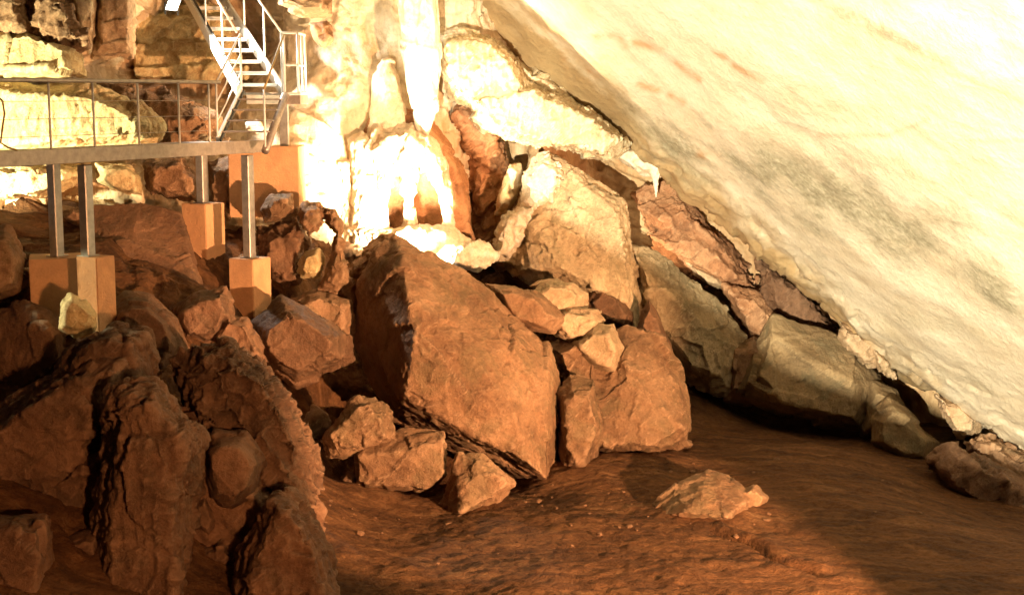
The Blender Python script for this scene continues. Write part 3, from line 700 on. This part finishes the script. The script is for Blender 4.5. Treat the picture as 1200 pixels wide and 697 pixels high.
# --- upper left wall
rock('boulder', 'bright yellow fish shaped rock behind the walkway railing', 'boulder', [
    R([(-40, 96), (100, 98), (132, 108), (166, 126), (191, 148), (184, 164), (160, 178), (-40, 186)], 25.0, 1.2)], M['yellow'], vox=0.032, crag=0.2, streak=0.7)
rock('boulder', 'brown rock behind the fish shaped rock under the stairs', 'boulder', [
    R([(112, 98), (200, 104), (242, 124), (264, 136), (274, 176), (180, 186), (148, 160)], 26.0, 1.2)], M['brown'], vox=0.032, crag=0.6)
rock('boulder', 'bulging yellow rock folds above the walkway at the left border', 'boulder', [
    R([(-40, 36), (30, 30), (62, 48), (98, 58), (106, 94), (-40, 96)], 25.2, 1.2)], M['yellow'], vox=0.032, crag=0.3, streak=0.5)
rock('boulder', 'brown overhanging rock above the yellow folds at top left', 'boulder', [
    R([(-40, -30), (28, -30), (34, 40), (-40, 42)], 24.9, 0.9),
    R([(30, -30), (74, -10), (88, 28), (104, 56), (64, 58), (34, 44)], 25.1, 0.9)], M['brown'], vox=0.032, crag=0.8)
rock('boulder', 'white column of rock beside the orange hanging block', 'boulder', [
    R([(78, -30), (112, -30), (114, 40), (106, 66), (94, 50)], 26.0, 0.8)], M['pale'], vox=0.032, crag=0.3)
rock('boulder', 'orange block hanging over a dark hollow above the railing', 'boulder', [
    R([(106, -30), (158, -30), (160, 30), (158, 70), (106, 72)], 26.4, 1.2)], M['tan'], vox=0.032, crag=0.4)
rock('outcrop', 'horizontally banded rock outcrop left of the staircase', 'rock', [
    R([(156, 4 + 15 * k), (262 + 6 * k, 4 + 15 * k), (262 + 6 * k, 16 + 15 * k), (156, 16 + 15 * k)], 29.0 - 0.12 * (k % 3), 0.8 + 0.25 * (k % 2), sf=0.97) for k in range(6)], M['yellow'], vox=0.032, crag=0.35)
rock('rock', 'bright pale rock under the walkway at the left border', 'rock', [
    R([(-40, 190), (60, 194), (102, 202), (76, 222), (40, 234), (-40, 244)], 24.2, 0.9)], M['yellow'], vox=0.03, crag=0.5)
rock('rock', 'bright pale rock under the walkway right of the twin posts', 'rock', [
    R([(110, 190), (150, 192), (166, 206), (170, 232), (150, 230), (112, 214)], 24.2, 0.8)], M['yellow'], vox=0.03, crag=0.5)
rock('rock', 'red brown rock under the walkway beside the rear footing', 'rock', [
    R([(166, 190), (214, 184), (232, 206), (234, 236), (196, 234), (172, 222)], 24.4, 0.9)], M['brown'], vox=0.03, crag=0.8)
rock('rock', 'brown rock between rear post and landing footing', 'rock', [
    R([(240, 186), (272, 184), (280, 236), (270, 262), (244, 240)], 25.4, 0.8)], M['brown'], vox=0.03, crag=0.5)
rock('rock', 'small bright stone seen through the lower stair flight', 'rock', [
    R([(286, 142), (304, 140), (312, 152), (300, 158), (288, 152)], 26.2, 0.5)], M['white'], vox=0.03, crag=0.4)
rock('boulder', 'brown rock overhang at the top right of the staircase', 'rock', [
    R([(318, -40), (392, -40), (390, 20), (356, 22), (324, 8)], 26.4, 1.4),
    R([(360, 26), (388, 24), (390, 46), (380, 60), (370, 48)], 26.6, 0.5)], M['brown'], vox=0.03, crag=0.3)
# --- calcite formations
rock('column', 'tall white calcite column hanging from the top of the picture', 'stalactite', [
    T((478, -60, 26.6, 0.20), (484, 40, 26.6, 0.18), (490, 100, 26.6, 0.15), (494, 152, 26.6, 0.05)),
    T((500, -60, 26.5, 0.20), (500, 60, 26.5, 0.17), (500, 120, 26.5, 0.13), (499, 158, 26.55, 0.03)),
    T((466, -60, 26.8, 0.12), (474, 20, 26.8, 0.09), (480, 70, 26.7, 0.05)),
    T((510, -60, 26.7, 0.10), (509, 60, 26.7, 0.08), (508, 130, 26.7, 0.04))], M['white'], vox=0.028, amp=0.7, crag=0.0, streak=1.0, smooth=4)
rock('column', 'stubby white calcite stump left of the tall column', 'stalagmite', [
    T((454, 72, 27.1, 0.10), (452, 90, 27.1, 0.26), (456, 140, 27.0, 0.36), (456, 170, 27.0, 0.45))], M['white'], vox=0.03, amp=0.5, crag=0.0, streak=0.8, smooth=4)
rock('boulder', 'orange rock face behind the dripping white fingers', 'boulder', [
    R([(408, 150), (440, 120), (500, 130), (524, 170), (545, 200), (562, 285), (396, 285), (400, 220)], 27.4, 1.0, sf=0.85)], M['ochre'], vox=0.036, amp=0.8, crag=0.2)
rock('flowstone', 'glowing white flowstone cascade with dripping fingers', 'flowstone', [
    R([(416, 176), (440, 148), (486, 142), (516, 168), (520, 196), (470, 204), (428, 206)], 26.7, 0.8),
    T((424, 165, 26.7, 0.26), (428, 220, 26.55, 0.22), (432, 290, 26.3, 0.34)),
    T((448, 170, 26.6, 0.24), (452, 200, 26.5, 0.15), (448, 240, 26.45, 0.10), (450, 290, 26.2, 0.22)),
    T((472, 165, 26.55, 0.28), (480, 200, 26.45, 0.15), (478, 235, 26.4, 0.08), (480, 290, 26.2, 0.18)),
    T((492, 160, 26.6, 0.24), (508, 190, 26.5, 0.19), (522, 225, 26.4, 0.13), (526, 255, 26.3, 0.11), (524, 292, 26.2, 0.24)),
    T((406, 190, 26.7, 0.20), (408, 240, 26.6, 0.14), (412, 285, 26.4, 0.22)),
    R([(405, 268), (530, 262), (585, 300), (560, 316), (430, 300)], 26.2, 0.8)], M['white'], vox=0.026, amp=0.9, crag=0.10, streak=0.8, smooth=2)
rock('flowstone', 'cream flowstone ledge jutting below the ceiling beside the column', 'flowstone', [
    R([(516, 40), (545, 34), (575, 44), (602, 70), (622, 105), (610, 135), (570, 140), (530, 118), (515, 80)], 27.6, 2.0, sf=0.75),
    R([(530, 108), (620, 100), (690, 132), (738, 168), (720, 186), (660, 170), (600, 160), (566, 148)], 27.7, 2.4, sf=0.8),
    R([(530, 10), (575, 36), (622, 92), (700, 148), (742, 172), (700, 182), (600, 132), (540, 62)], 29.0, 1.6),
    T((560, 90, 26.9, 0.14), (560, 132, 26.9, 0.04)), T((575, 96, 26.9, 0.14), (576, 140, 26.9, 0.05)), T((592, 96, 26.9, 0.14), (593, 148, 26.9, 0.06)),
    T((606, 102, 27.6, 0.10), (606, 140, 27.6, 0.04)), T((622, 110, 27.7, 0.10), (622, 140, 27.7, 0.04)), T((640, 118, 27.7, 0.10), (640, 142, 27.7, 0.04))], M['pale'], vox=0.03, amp=1.0, crag=0.35, streak=0.9, smooth=2)
rock('stalactite', 'white tooth shaped stalactite at the ceiling edge', 'stalactite', [
    R([(702, 172), (740, 168), (786, 194), (778, 208), (756, 206), (728, 190)], 28.6, 0.6),
    T((768, 196, 28.5, 0.22), (769, 212, 28.5, 0.10), (769, 232, 28.5, 0.03))], M['white'], vox=0.03, crag=0.2)
rock('boulder', 'brown rock fin behind the flowstone below the ledge', 'boulder', [
    R([(522, 122), (536, 114), (556, 130), (584, 162), (594, 190), (590, 215), (566, 205), (546, 180)], 28.3, 1.0),
    R([(548, 175), (592, 180), (612, 235), (620, 300), (585, 320), (560, 290), (555, 230)], 28.4, 1.0)], M['ochre'], vox=0.032, crag=0.5)

# --- added unseen rock below the viewpoint; it keeps the ceiling floodlight off the lower boulders
def shade_rock():
    bm = bmesh.new()
    edge = [(-4.2, 4.6), (-2.3, 3.75), (-1.78, 3.20), (-1.40, 2.97), (-1.10, 2.745), (-0.80, 2.64), (-0.53, 2.55), (0.3, 2.35), (1.2, 1.4)]
    V, Fc = [], []
    for y, dz in ((2.1, -0.25), (2.5, 0.0), (3.1, -0.4)):
        for x, z in edge: V.append((x, y, z + dz))
        for x, z in reversed(edge): V.append((x * 1.05 - 0.1, y, -0.3))
    n = 2 * len(edge)
    for k in range(2):
        for i in range(n): Fc.append((k * n + i, k * n + (i + 1) % n, (k + 1) * n + (i + 1) % n, (k + 1) * n + i))
    Fc.append(tuple(range(n - 1, -1, -1))); Fc.append(tuple(2 * n + i for i in range(n)))
    o = mesh_obj('boulder', V, Fc, M['mudrock'])
    bm.from_mesh(o.data); bmesh.ops.recalc_face_normals(bm, faces=bm.faces[:])
    bmesh.ops.triangulate(bm, faces=bm.faces[:]); bm.to_mesh(o.data); bm.free()
    tag(o, 'added boulder out of view, shading the lower rocks from the ceiling floodlight', 'boulder')
shade_rock()

def rubble():
    rnd = random.Random(5)
    src = []
    for k in range(6):
        m = [M['brown'], M['mudrock'], M['tan'], M['brown'], M['mudrock'], M['brown']][k]
        w, h = 26 + 4 * (k % 3), 20 + 3 * (k % 2)
        pts = [(600 + w * math.cos(a) * rnd.uniform(0.7, 1.1), 500 + h * math.sin(a) * rnd.uniform(0.7, 1.1)) for a in [i * 0.785 for i in range(8)]]
        o = rock('rubble_stone', 'x', 'rock', [R(pts, 20.0, 0.55)], m, vox=0.03, crag=0.7)
        src.append(o.data); bpy.data.objects.remove(o)
    n = 0; used = set()
    while n < 46:
        x, y = rnd.uniform(-7.5, 3.0), rnd.uniform(18.5, 28.0)
        z = float(floor_z(np.array([[x, y]]))[0])
        px = 600 + x * F_PX / y
        if z < 0.35 or px < -10 or px > 860: continue
        if px < 420 and y < 20.2: continue
        if 95 < px < 280 and 235 < HORIZON + (CAM_Z - z) * F_PX / y < 430: continue
        py = HORIZON + (CAM_Z - z) * F_PX / y
        if px < 150: where = 'near the twin posts at the left'
        elif px < 280: where = 'below the rear post of the walkway' if py < 330 else 'beside the dark mound below the walkway'
        elif px < 420: where = 'under the stair landing' if py < 330 else 'in the hollow left of the biggest boulder'
        elif px < 560: where = 'at the foot of the white flowstone' if py < 340 else 'behind the biggest boulder'
        elif px < 700: where = 'left of the white crested boulder' if py < 330 else 'between the two central boulders'
        else: where = 'under the olive tan slab'
        for attempt in range(40):
            k, sc = rnd.randrange(6), rnd.uniform(0.35, 1.1)
            size = 'tiny' if sc < 0.55 else 'small' if sc < 0.75 else 'middling' if sc < 0.92 else 'larger'
            lab = '%s %s loose stone lying %s' % (size, ['brown', 'dark', 'tan', 'reddish', 'muddy', 'orange brown'][k], where)
            if lab not in used: break
        used.add(lab)
        o = bpy.data.objects.new('rubble_stone', src[k])
        o.scale = (sc, sc * rnd.uniform(0.8, 1.2), sc * rnd.uniform(0.7, 1.0))
        o.rotation_euler = (rnd.uniform(-0.5, 0.5), rnd.uniform(-0.5, 0.5), rnd.uniform(0, 6.28))
        o.location = (x, y, z - 0.10 * sc)
        link(o); tag(o, lab, 'stone', 'loose rubble stones between the boulders')
        n += 1
rubble()

def gravel():
    """grit and chips that have fallen round the boulders on the mud"""
    rg = np.random.RandomState(9)
    pts = []
    foot = [(-1.9, 21.6, 1.0, 0.5), (-0.4, 21.6, 1.4, 0.5), (1.2, 22.9, 0.8, 0.4), (2.4, 23.2, 0.9, 0.5), (2.9, 20.7, 0.9, 0.6), (-2.6, 20.4, 0.7, 0.8), (1.0, 20.5, 3.2, 1.6), (4.2, 22.6, 1.6, 1.2)]
    wts = np.array([1.2, 1.4, 1.0, 1.0, 1.2, 0.8, 1.6, 0.8]); wts /= wts.sum()
    for k in range(320):
        cx, cy, rx, ry = foot[rg.choice(len(foot), p=wts)]
        pts.append((cx + rg.normal() * rx * 0.7, cy + rg.normal() * ry * 0.7))
    pts = np.array(pts); z = floor_z(pts)
    V, Fc = [], []
    g = (1 + 5 ** 0.5) / 2
    base = np.array([(-1, g, 0), (1, g, 0), (-1, -g, 0), (1, -g, 0), (0, -1, g), (0, 1, g), (0, -1, -g), (0, 1, -g), (g, 0, -1), (g, 0, 1), (-g, 0, -1), (-g, 0, 1)]) / 1.9
    fs = [(0, 11, 5), (0, 5, 1), (0, 1, 7), (0, 7, 10), (0, 10, 11), (1, 5, 9), (5, 11, 4), (11, 10, 2), (10, 7, 6), (7, 1, 8), (3, 9, 4), (3, 4, 2), (3, 2, 6), (3, 6, 8), (3, 8, 9), (4, 9, 5), (2, 4, 11), (6, 2, 10), (8, 6, 7), (9, 8, 1)]
    for (x, y), zz in zip(pts, z):
        r = 0.008 + 0.05 * rg.rand() ** 4
        b = base * (0.65 + 0.7 * rg.rand(12, 1)) * r * np.array([1.2, 0.9, 0.6])
        a = rg.rand() * 6.28; c, s_ = math.cos(a), math.sin(a)
        b = np.stack([b[:, 0] * c - b[:, 1] * s_, b[:, 0] * s_ + b[:, 1] * c, b[:, 2]], 1) + np.array([x, y, zz + 0.03])
        n = len(V); V.extend(b); Fc.extend([tuple(n + q for q in f) for f in fs])
    o = mesh_obj('gravel', V, Fc, M['grit'])
    tag(o, 'small stone chips scattered over the mud floor', 'gravel', kind='stuff')
gravel()

# ------------------------------------------------------------------ walkway and stairs
def beam_verts(a, b, w, h, up=(0, 0, 1)):
    a, b = np.array(a, float), np.array(b, float)
    d = b - a; d /= np.linalg.norm(d)
    up = np.array(up, float)
    s = np.cross(d, up)
    if np.linalg.norm(s) < 1e-6: s = np.cross(d, (0, 1, 0))
    s /= np.linalg.norm(s); u = np.cross(s, d)
    v = []
    for c in (a, b):
        for i, j in ((-1, -1), (1, -1), (1, 1), (-1, 1)): v.append(c + s * i * w / 2 + u * j * h / 2)
    f = [(0, 1, 2, 3), (7, 6, 5, 4), (0, 4, 5, 1), (1, 5, 6, 2), (2, 6, 7, 3), (3, 7, 4, 0)]
    return v, f
def beam(name, a, b, w, h, mat, parent, up=(0, 0, 1), bev=0.006):
    v, f = beam_verts(a, b, w, h, up)
    o = mesh_obj(name, v, f, mat, parent)
    if bev:
        bm = bmesh.new(); bm.from_mesh(o.data)
        bmesh.ops.recalc_face_normals(bm, faces=bm.faces[:])
        bmesh.ops.bevel(bm, geom=bm.edges[:], offset=min(bev, w * 0.3, h * 0.3), segments=1, affect='EDGES')
        bm.to_mesh(o.data); bm.free()
    return o
def tube(name, pts, r, mat, parent, n=8):
    pts = [np.array(p, float) for p in pts]
    V, F = [], []
    for i, p in enumerate(pts):
        d = pts[min(i + 1, len(pts) - 1)] - pts[max(i - 1, 0)]; d /= np.linalg.norm(d)
        s = np.cross(d, (0.12, 0.2, 1.0)); s /= np.linalg.norm(s); u = np.cross(s, d)
        for k in range(n):
            th = 2 * math.pi * k / n
            V.append(p + r * (math.cos(th) * s + math.sin(th) * u))
    for i in range(len(pts) - 1):
        for k in range(n):
            F.append((i * n + k, i * n + (k + 1) % n, (i + 1) * n + (k + 1) % n, (i + 1) * n + k))
    F.append(tuple(range(n - 1, -1, -1))); F.append(tuple((len(pts) - 1) * n + k for k in range(n)))
    o = mesh_obj(name, V, F, mat, parent, smooth=True)
    return o

DZ = 5.22                                  # walkway deck height
ND = np.array([0.460, 0.888, 0.0])          # direction of the walkway, away from the viewer
NS = np.array([-0.888, 0.460, 0.0])         # across the walkway, to the far side
A0 = np.array([-4.64, 22.4, DZ])            # a point on the near edge (railing post seen beside the stairs)
def W(t, s, z): return A0 + ND * t + NS * s + np.array([0, 0, z])
T0, T1 = -8.5, 1.36
wk = empty('walkway', tuple(W(-2, 0.6, 0)), 'grey steel walkway platform with railing on concrete footings', 'walkway')
beam('edge_beam', W(T0, 0, -0.055), W(T1, 0, -0.055), 0.08, 0.20, M['steel'], wk)
beam('edge_beam', W(T0, 1.25, -0.09), W(T1, 1.25, -0.09), 0.08, 0.185, M['steel'], wk)
for k in range(11): beam('cross_beam', W(T0 + 0.1 + k * 0.955, 0.045, -0.12), W(T0 + 0.1 + k * 0.93, 1.205, -0.12), 0.06, 0.1, M['steel'], wk)
for k in range(10):
    a = T0 + 0.02 + k * 0.983
    v, f = beam_verts(W(a, 0.645, -0.02), W(a + 0.975, 0.645, -0.02), 1.19, 0.03)
    mesh_obj('deck_plate', v, f, M['steel'], wk)
for t, s in ((-2.63, 0.06), (T1 - 0.12, 0.06), (-2.17, 1.19), (1.25 - 0.3, 1.19)):
    pass
def top_of(px, py, Y): return P(px, py, Y)[2]
feet = [('near', W(-2.63, 0.06, 0), 20.06, 300, 0.37, 0.0, 'narrow concrete footing with one face lit, front of the left pair'),
        ('far', np.array([-6.62, 21.0, DZ]), 21.0, 300, 0.78, 1, 'wide orange concrete footing at the left, behind the narrow lit one'),
        ('far', np.array([-5.13, 24.06, DZ]), 24.06, 238, 0.50, 0.0, 'orange concrete footing highest up the slope under the walkway'),
        ('near', W(0.95, 0.03, 0), 23.3, 302, 0.48, 0.0, 'orange concrete footing below the walkway corner, right front')]
ANG = math.atan2(ND[1], ND[0])
for kind, pos, Yf, py_top, wd, face_cam, lab in feet:
    zt = P(100, py_top, pos[1])[2]
    beam('support_post', (pos[0], pos[1], zt), (pos[0], pos[1], DZ - 0.19), 0.15, 0.15, M['post'], wk, up=tuple(ND), bev=0.012)
    beam('base_plate', (pos[0], pos[1], zt + 0.002), (pos[0], pos[1], zt + 0.016), 0.22, 0.22, M['post'], wk, up=tuple(ND), bev=0.0)
    c = np.array([pos[0], pos[1], 0.0])
    if lab.startswith('narrow'): c = c + np.array([0.10, 0.0, 0])
    h = 1.35
    if face_cam:
        u = np.array([-pos[1], pos[0], 0.0]); u /= np.linalg.norm(u)
    else:
        u = ND
    v, f = beam_verts((c[0], c[1], zt - h), (c[0], c[1], zt), wd, wd, up=tuple(u))
    o = mesh_obj('concrete_footing', v, f, M['concrete'])
    bm = bmesh.new(); bm.from_mesh(o.data); bmesh.ops.recalc_face_normals(bm, faces=bm.faces[:])
    bmesh.ops.bevel(bm, geom=bm.edges[:], offset=0.012, segments=2, affect='EDGES'); bm.to_mesh(o.data); bm.free()
    tag(o, lab, 'footing', 'concrete footings of the walkway')
# railing of the near side
for t in (-7.8, -6.95, -6.1, -5.2, -4.3, -3.3, -2.48, -1.58, -0.70, 0.0):
    tube('railing_post', [W(t, 0.0, 0.0), W(t, 0.0, 0.93)], 0.016, M['whitemetal'], wk)
beam('handrail', W(T0, 0.0, 0.955), W(0.28, 0.0, 0.955), 0.06, 0.055, M['steel'], wk, bev=0.015)
for z in (0.22, 0.45, 0.68):
    tube('railing_wire', [W(T0, 0.0, z), W(0.0, 0.0, z)], 0.004, M['steel'], wk, n=5)

# stairs: short flight straight back to a landing, then a longer one up to the left
st = empty('staircase', (-4.3, 24.2, DZ), 'white steel open staircase climbing from the walkway past a landing', 'staircase')
Zl = 6.02
L0, L1 = P(255, 165, 22.95), P(283, 107, 24.35)
Rr0, Rr1 = P(311, 177, 22.95), P(334, 112, 24.35)
beam('stringer', L0, L1, 0.05, 0.12, M['whitemetal'], st)
tube('stringer', [Rr0, Rr1], 0.065, M['steel'], st, n=10)
for k in range(4):
    q = (k + 0.8) / 4.6
    a, b = L0 + (L1 - L0) * q, Rr0 + (Rr1 - Rr0) * q
    b[2] = a[2]
    beam('tread', a, b, 0.22, 0.025, M['steel'], st)
UP = np.array([0, 0, 1.0])
for base0, base1, mats in ((L0, L1, 'whitemetal'), (Rr0 + UP * 0.06, Rr1 + UP * 0.06, 'steel')):
    tube('handrail', [base0 + UP * 0.90, base1 + UP * 0.93], 0.018, M['cable'] if mats == 'steel' else M['whitemetal'], st)
    for h in ((0.30, 0.60) if mats == 'whitemetal' else ()):
        tube('mid_rail', [base0 + UP * h, base1 + UP * h], 0.013, M['whitemetal'], st)
    tube('railing_post', [base0, base0 + UP * 0.9], 0.016, M['whitemetal'], st)
    tube('railing_post', [base1, base1 + UP * 0.93], 0.018, M['whitemetal'], st)
# dark line along the left stringer
beam('dark_line', L0 + np.array([0.05, -0.03, 0.0]), L1 + np.array([0.05, -0.03, 0.0]), 0.03, 0.05, M['darkline'], st)
# landing
lx0, lx1 = P(279, 108, 24.5)[0], P(353, 112, 24.5)[0]
v, f = beam_verts((lx0, 24.85, Zl - 0.02), (lx1, 24.85, Zl - 0.02), 0.95, 0.04)
mesh_obj('landing_plate', v, f, M['whitemetal'], st)
beam('landing_beam', (lx0 + 0.75, 24.41, Zl - 0.12), (lx1, 24.41, Zl - 0.12), 0.06, 0.15, M['steel'], st)
beam('landing_beam', (lx0, 25.28, Zl - 0.12), (lx1, 25.28, Zl - 0.12), 0.06, 0.15, M['steel'], st)
beam('landing_beam', (lx1 - 0.03, 24.45, Zl - 0.12), (lx1 - 0.03, 25.24, Zl - 0.12), 0.06, 0.15, M['steel'], st)
zf = P(310, 171, 24.9)[2]
beam('landing_post', (P(333, 140, 24.9)[0], 24.9, zf), (P(333, 140, 24.9)[0], 24.9, Zl - 0.045), 0.14, 0.14, M['post'], st, up=(1, 0, 0))
for (x, y) in ((lx1 - 0.30, 24.42), (lx1 - 0.03, 24.42), (lx1 - 0.03, 24.85), (lx1 - 0.03, 25.27), (lx1 - 0.16, 25.27)):
    tube('railing_post', [(x, y, Zl), (x, y, Zl + 0.98)], 0.018, M['whitemetal'], st)
tube('handrail', [(lx1 - 0.30, 24.42, Zl + 0.98), (lx1 - 0.03, 24.42, Zl + 0.98), (lx1 - 0.03, 25.27, Zl + 0.98)], 0.02, M['whitemetal'], st)
tube('mid_rail', [(lx1 - 0.30, 24.42, Zl + 0.45), (lx1 - 0.03, 24.42, Zl + 0.45), (lx1 - 0.03, 25.27, Zl + 0.45)], 0.016, M['whitemetal'], st)
# upper flight
UL0, UL1 = P(279, 106, 25.2), P(221, 0, 28.0)
UR0, UR1 = P(331, 106, 25.2), P(262, 0, 28.0)
ext = 1.35
dl, dr = UL1 - UL0, UR1 - UR0
beam('stringer', UL0, UL0 + dl * ext, 0.06, 0.20, M['whitemetal'], st)
beam('stringer', UR0, UR0 + dr * ext, 0.05, 0.20, M['whitemetal'], st)
beam('dark_line', UL0 + np.array([0.045, -0.02, 0.10]), UL0 + dl * ext + np.array([0.045, -0.02, 0.10]), 0.03, 0.06, M['darkline'], st)  # dark line along the upper left stringer
for k in range(12):
    q = (k + 0.45) / 8.3
    a, b = UL0 + dl * q, UR0 + dr * q
    b[2] = a[2]
    beam('tread', a + np.array([0.04, 0, 0]), b - np.array([0.03, 0, 0]), 0.28, 0.055, M['whitemetal'], st)
for b0, dd in ((UL0, dl), (UR0, dr)):
    tube('handrail', [b0 + UP * 0.98, b0 + dd * ext + UP * 0.98], 0.018, M['whitemetal'], st)
    for q in (0.28, 0.62, 0.95, 1.28):
        tube('railing_post', [b0 + dd * q, b0 + dd * q + UP * 0.98], 0.015, M['whitemetal'], st)
# broad footing of the landing
c = P(312, 171, 25.0)
v, f = beam_verts((c[0], 25.1, c[2] - 1.2), (c[0], 25.1, c[2]), 1.18, 0.9, up=(0, 1, 0))
o = mesh_obj('concrete_footing', v, f, M['concrete'])
bm = bmesh.new(); bm.from_mesh(o.data); bmesh.ops.recalc_face_normals(bm, faces=bm.faces[:])
bmesh.ops.bevel(bm, geom=bm.edges[:], offset=0.012, segments=2, affect='EDGES'); bm.to_mesh(o.data); bm.free()
tag(o, 'broad orange concrete footing carrying the stair landing', 'footing', 'concrete footings of the walkway')

# control box with looped cable at the left border
cb = empty('control_box', tuple(W(-4.05, 0.25, 0.03)), 'brown box on white stand with looped cable at the left border', 'control box')
bc = np.array(cb.location)
beam('stand', bc, bc + UP * 0.46, 0.09, 0.09, M['whitemetal'], cb, up=(0, 1, 0))
beam('box', bc + UP * 0.46, bc + UP * 0.74, 0.16, 0.12, M['box'], cb, up=(0, 1, 0))
tube('cable', [bc + np.array([0.06, 0, 0.72 - 0]), bc + np.array([0.14, 0, 0.66]), bc + np.array([0.16, 0, 0.5]), bc + np.array([0.12, 0, 0.3]), bc + np.array([0.09, 0, 0.12]), bc + np.array([0.18, 0, 0.06]), bc + np.array([0.3, 0.02, 0.02])], 0.014, M['cable'], cb)

# ------------------------------------------------------------------ lamps
def floodlight(key, label, head=0.22):
    L = LAMPS[key]
    p, t = Vector(L['p']), Vector(L['t'])
    d = (t - p).normalized()
    rot = d.to_track_quat('-Z', 'Y')
    root = empty('floodlight', tuple(p), label, 'floodlight', 'floodlights that light the cave')
    m3 = rot.to_matrix()
    def loc(v): return np.array(p + m3 @ Vector(v))
    def frustum(name, z0, w0, h0, z1, w1, h1, mat):
        v = [loc((sx * w / 2, sy * h / 2, z)) for z, w, h in ((z0, w0, h0), (z1, w1, h1)) for sx, sy in ((-1, -1), (1, -1), (1, 1), (-1, 1))]
        return mesh_obj(name, v, [(3, 2, 1, 0), (4, 5, 6, 7), (0, 1, 5, 4), (1, 2, 6, 5), (2, 3, 7, 6), (3, 0, 4, 7)], mat, root)
    s = head
    frustum('housing', 0.02, s * 1.2, s * 0.9, 0.12, s * 0.6, s * 0.5, M['housing'])
    frustum('lens', 0.0, s * 1.1, s * 0.8, 0.017, s * 1.1, s * 0.8, M['lens'])
    for sx in (-1, 1):
        v, f = beam_verts(loc((sx * s * 0.66, 0, 0.06)), loc((sx * s * 0.66, 0, 0.06)) - np.array([0, 0, 0.22]), 0.02, 0.03)
        mesh_obj('bracket', v, f, M['housing'], root)
    ld = bpy.data.lights.new('flood_beam', 'SPOT')
    ld.color = L['c']; ld.energy = L['w']; ld.spot_size = math.radians(L['a']); ld.spot_blend = L['b']; ld.shadow_soft_size = L['s']
    lo = bpy.data.objects.new('flood_beam', ld)
    lo.location = d * (L['s'] + 0.03); lo.rotation_euler = rot.to_euler()
    link(lo, root)
    return root
floodlight('wall', 'floodlight hidden behind the biggest boulder, shining on the flowstone')
floodlight('crest', 'added small floodlight tucked behind the biggest boulder, shining on the white crest')
floodlight('beds', 'small floodlight hidden behind the olive tan slab, shining on the ceiling edge', head=0.12)
floodlight('left', 'floodlight on the rocks left of the walkway')
floodlight('ridge', 'narrow floodlight left of the walkway aimed at the lit footing')
floodlight('stair', 'small lit floodlight at the top of the picture beside the upper stairs', head=0.30)
floodlight('ceiling', 'floodlight on the cave floor aimed at the pale ceiling')
floodlight('fore_fill', 'added warm fill floodlight near the viewer aimed at the left foreground rocks')
floodlight('floor', 'low floodlight at the right aimed across the mud floor')
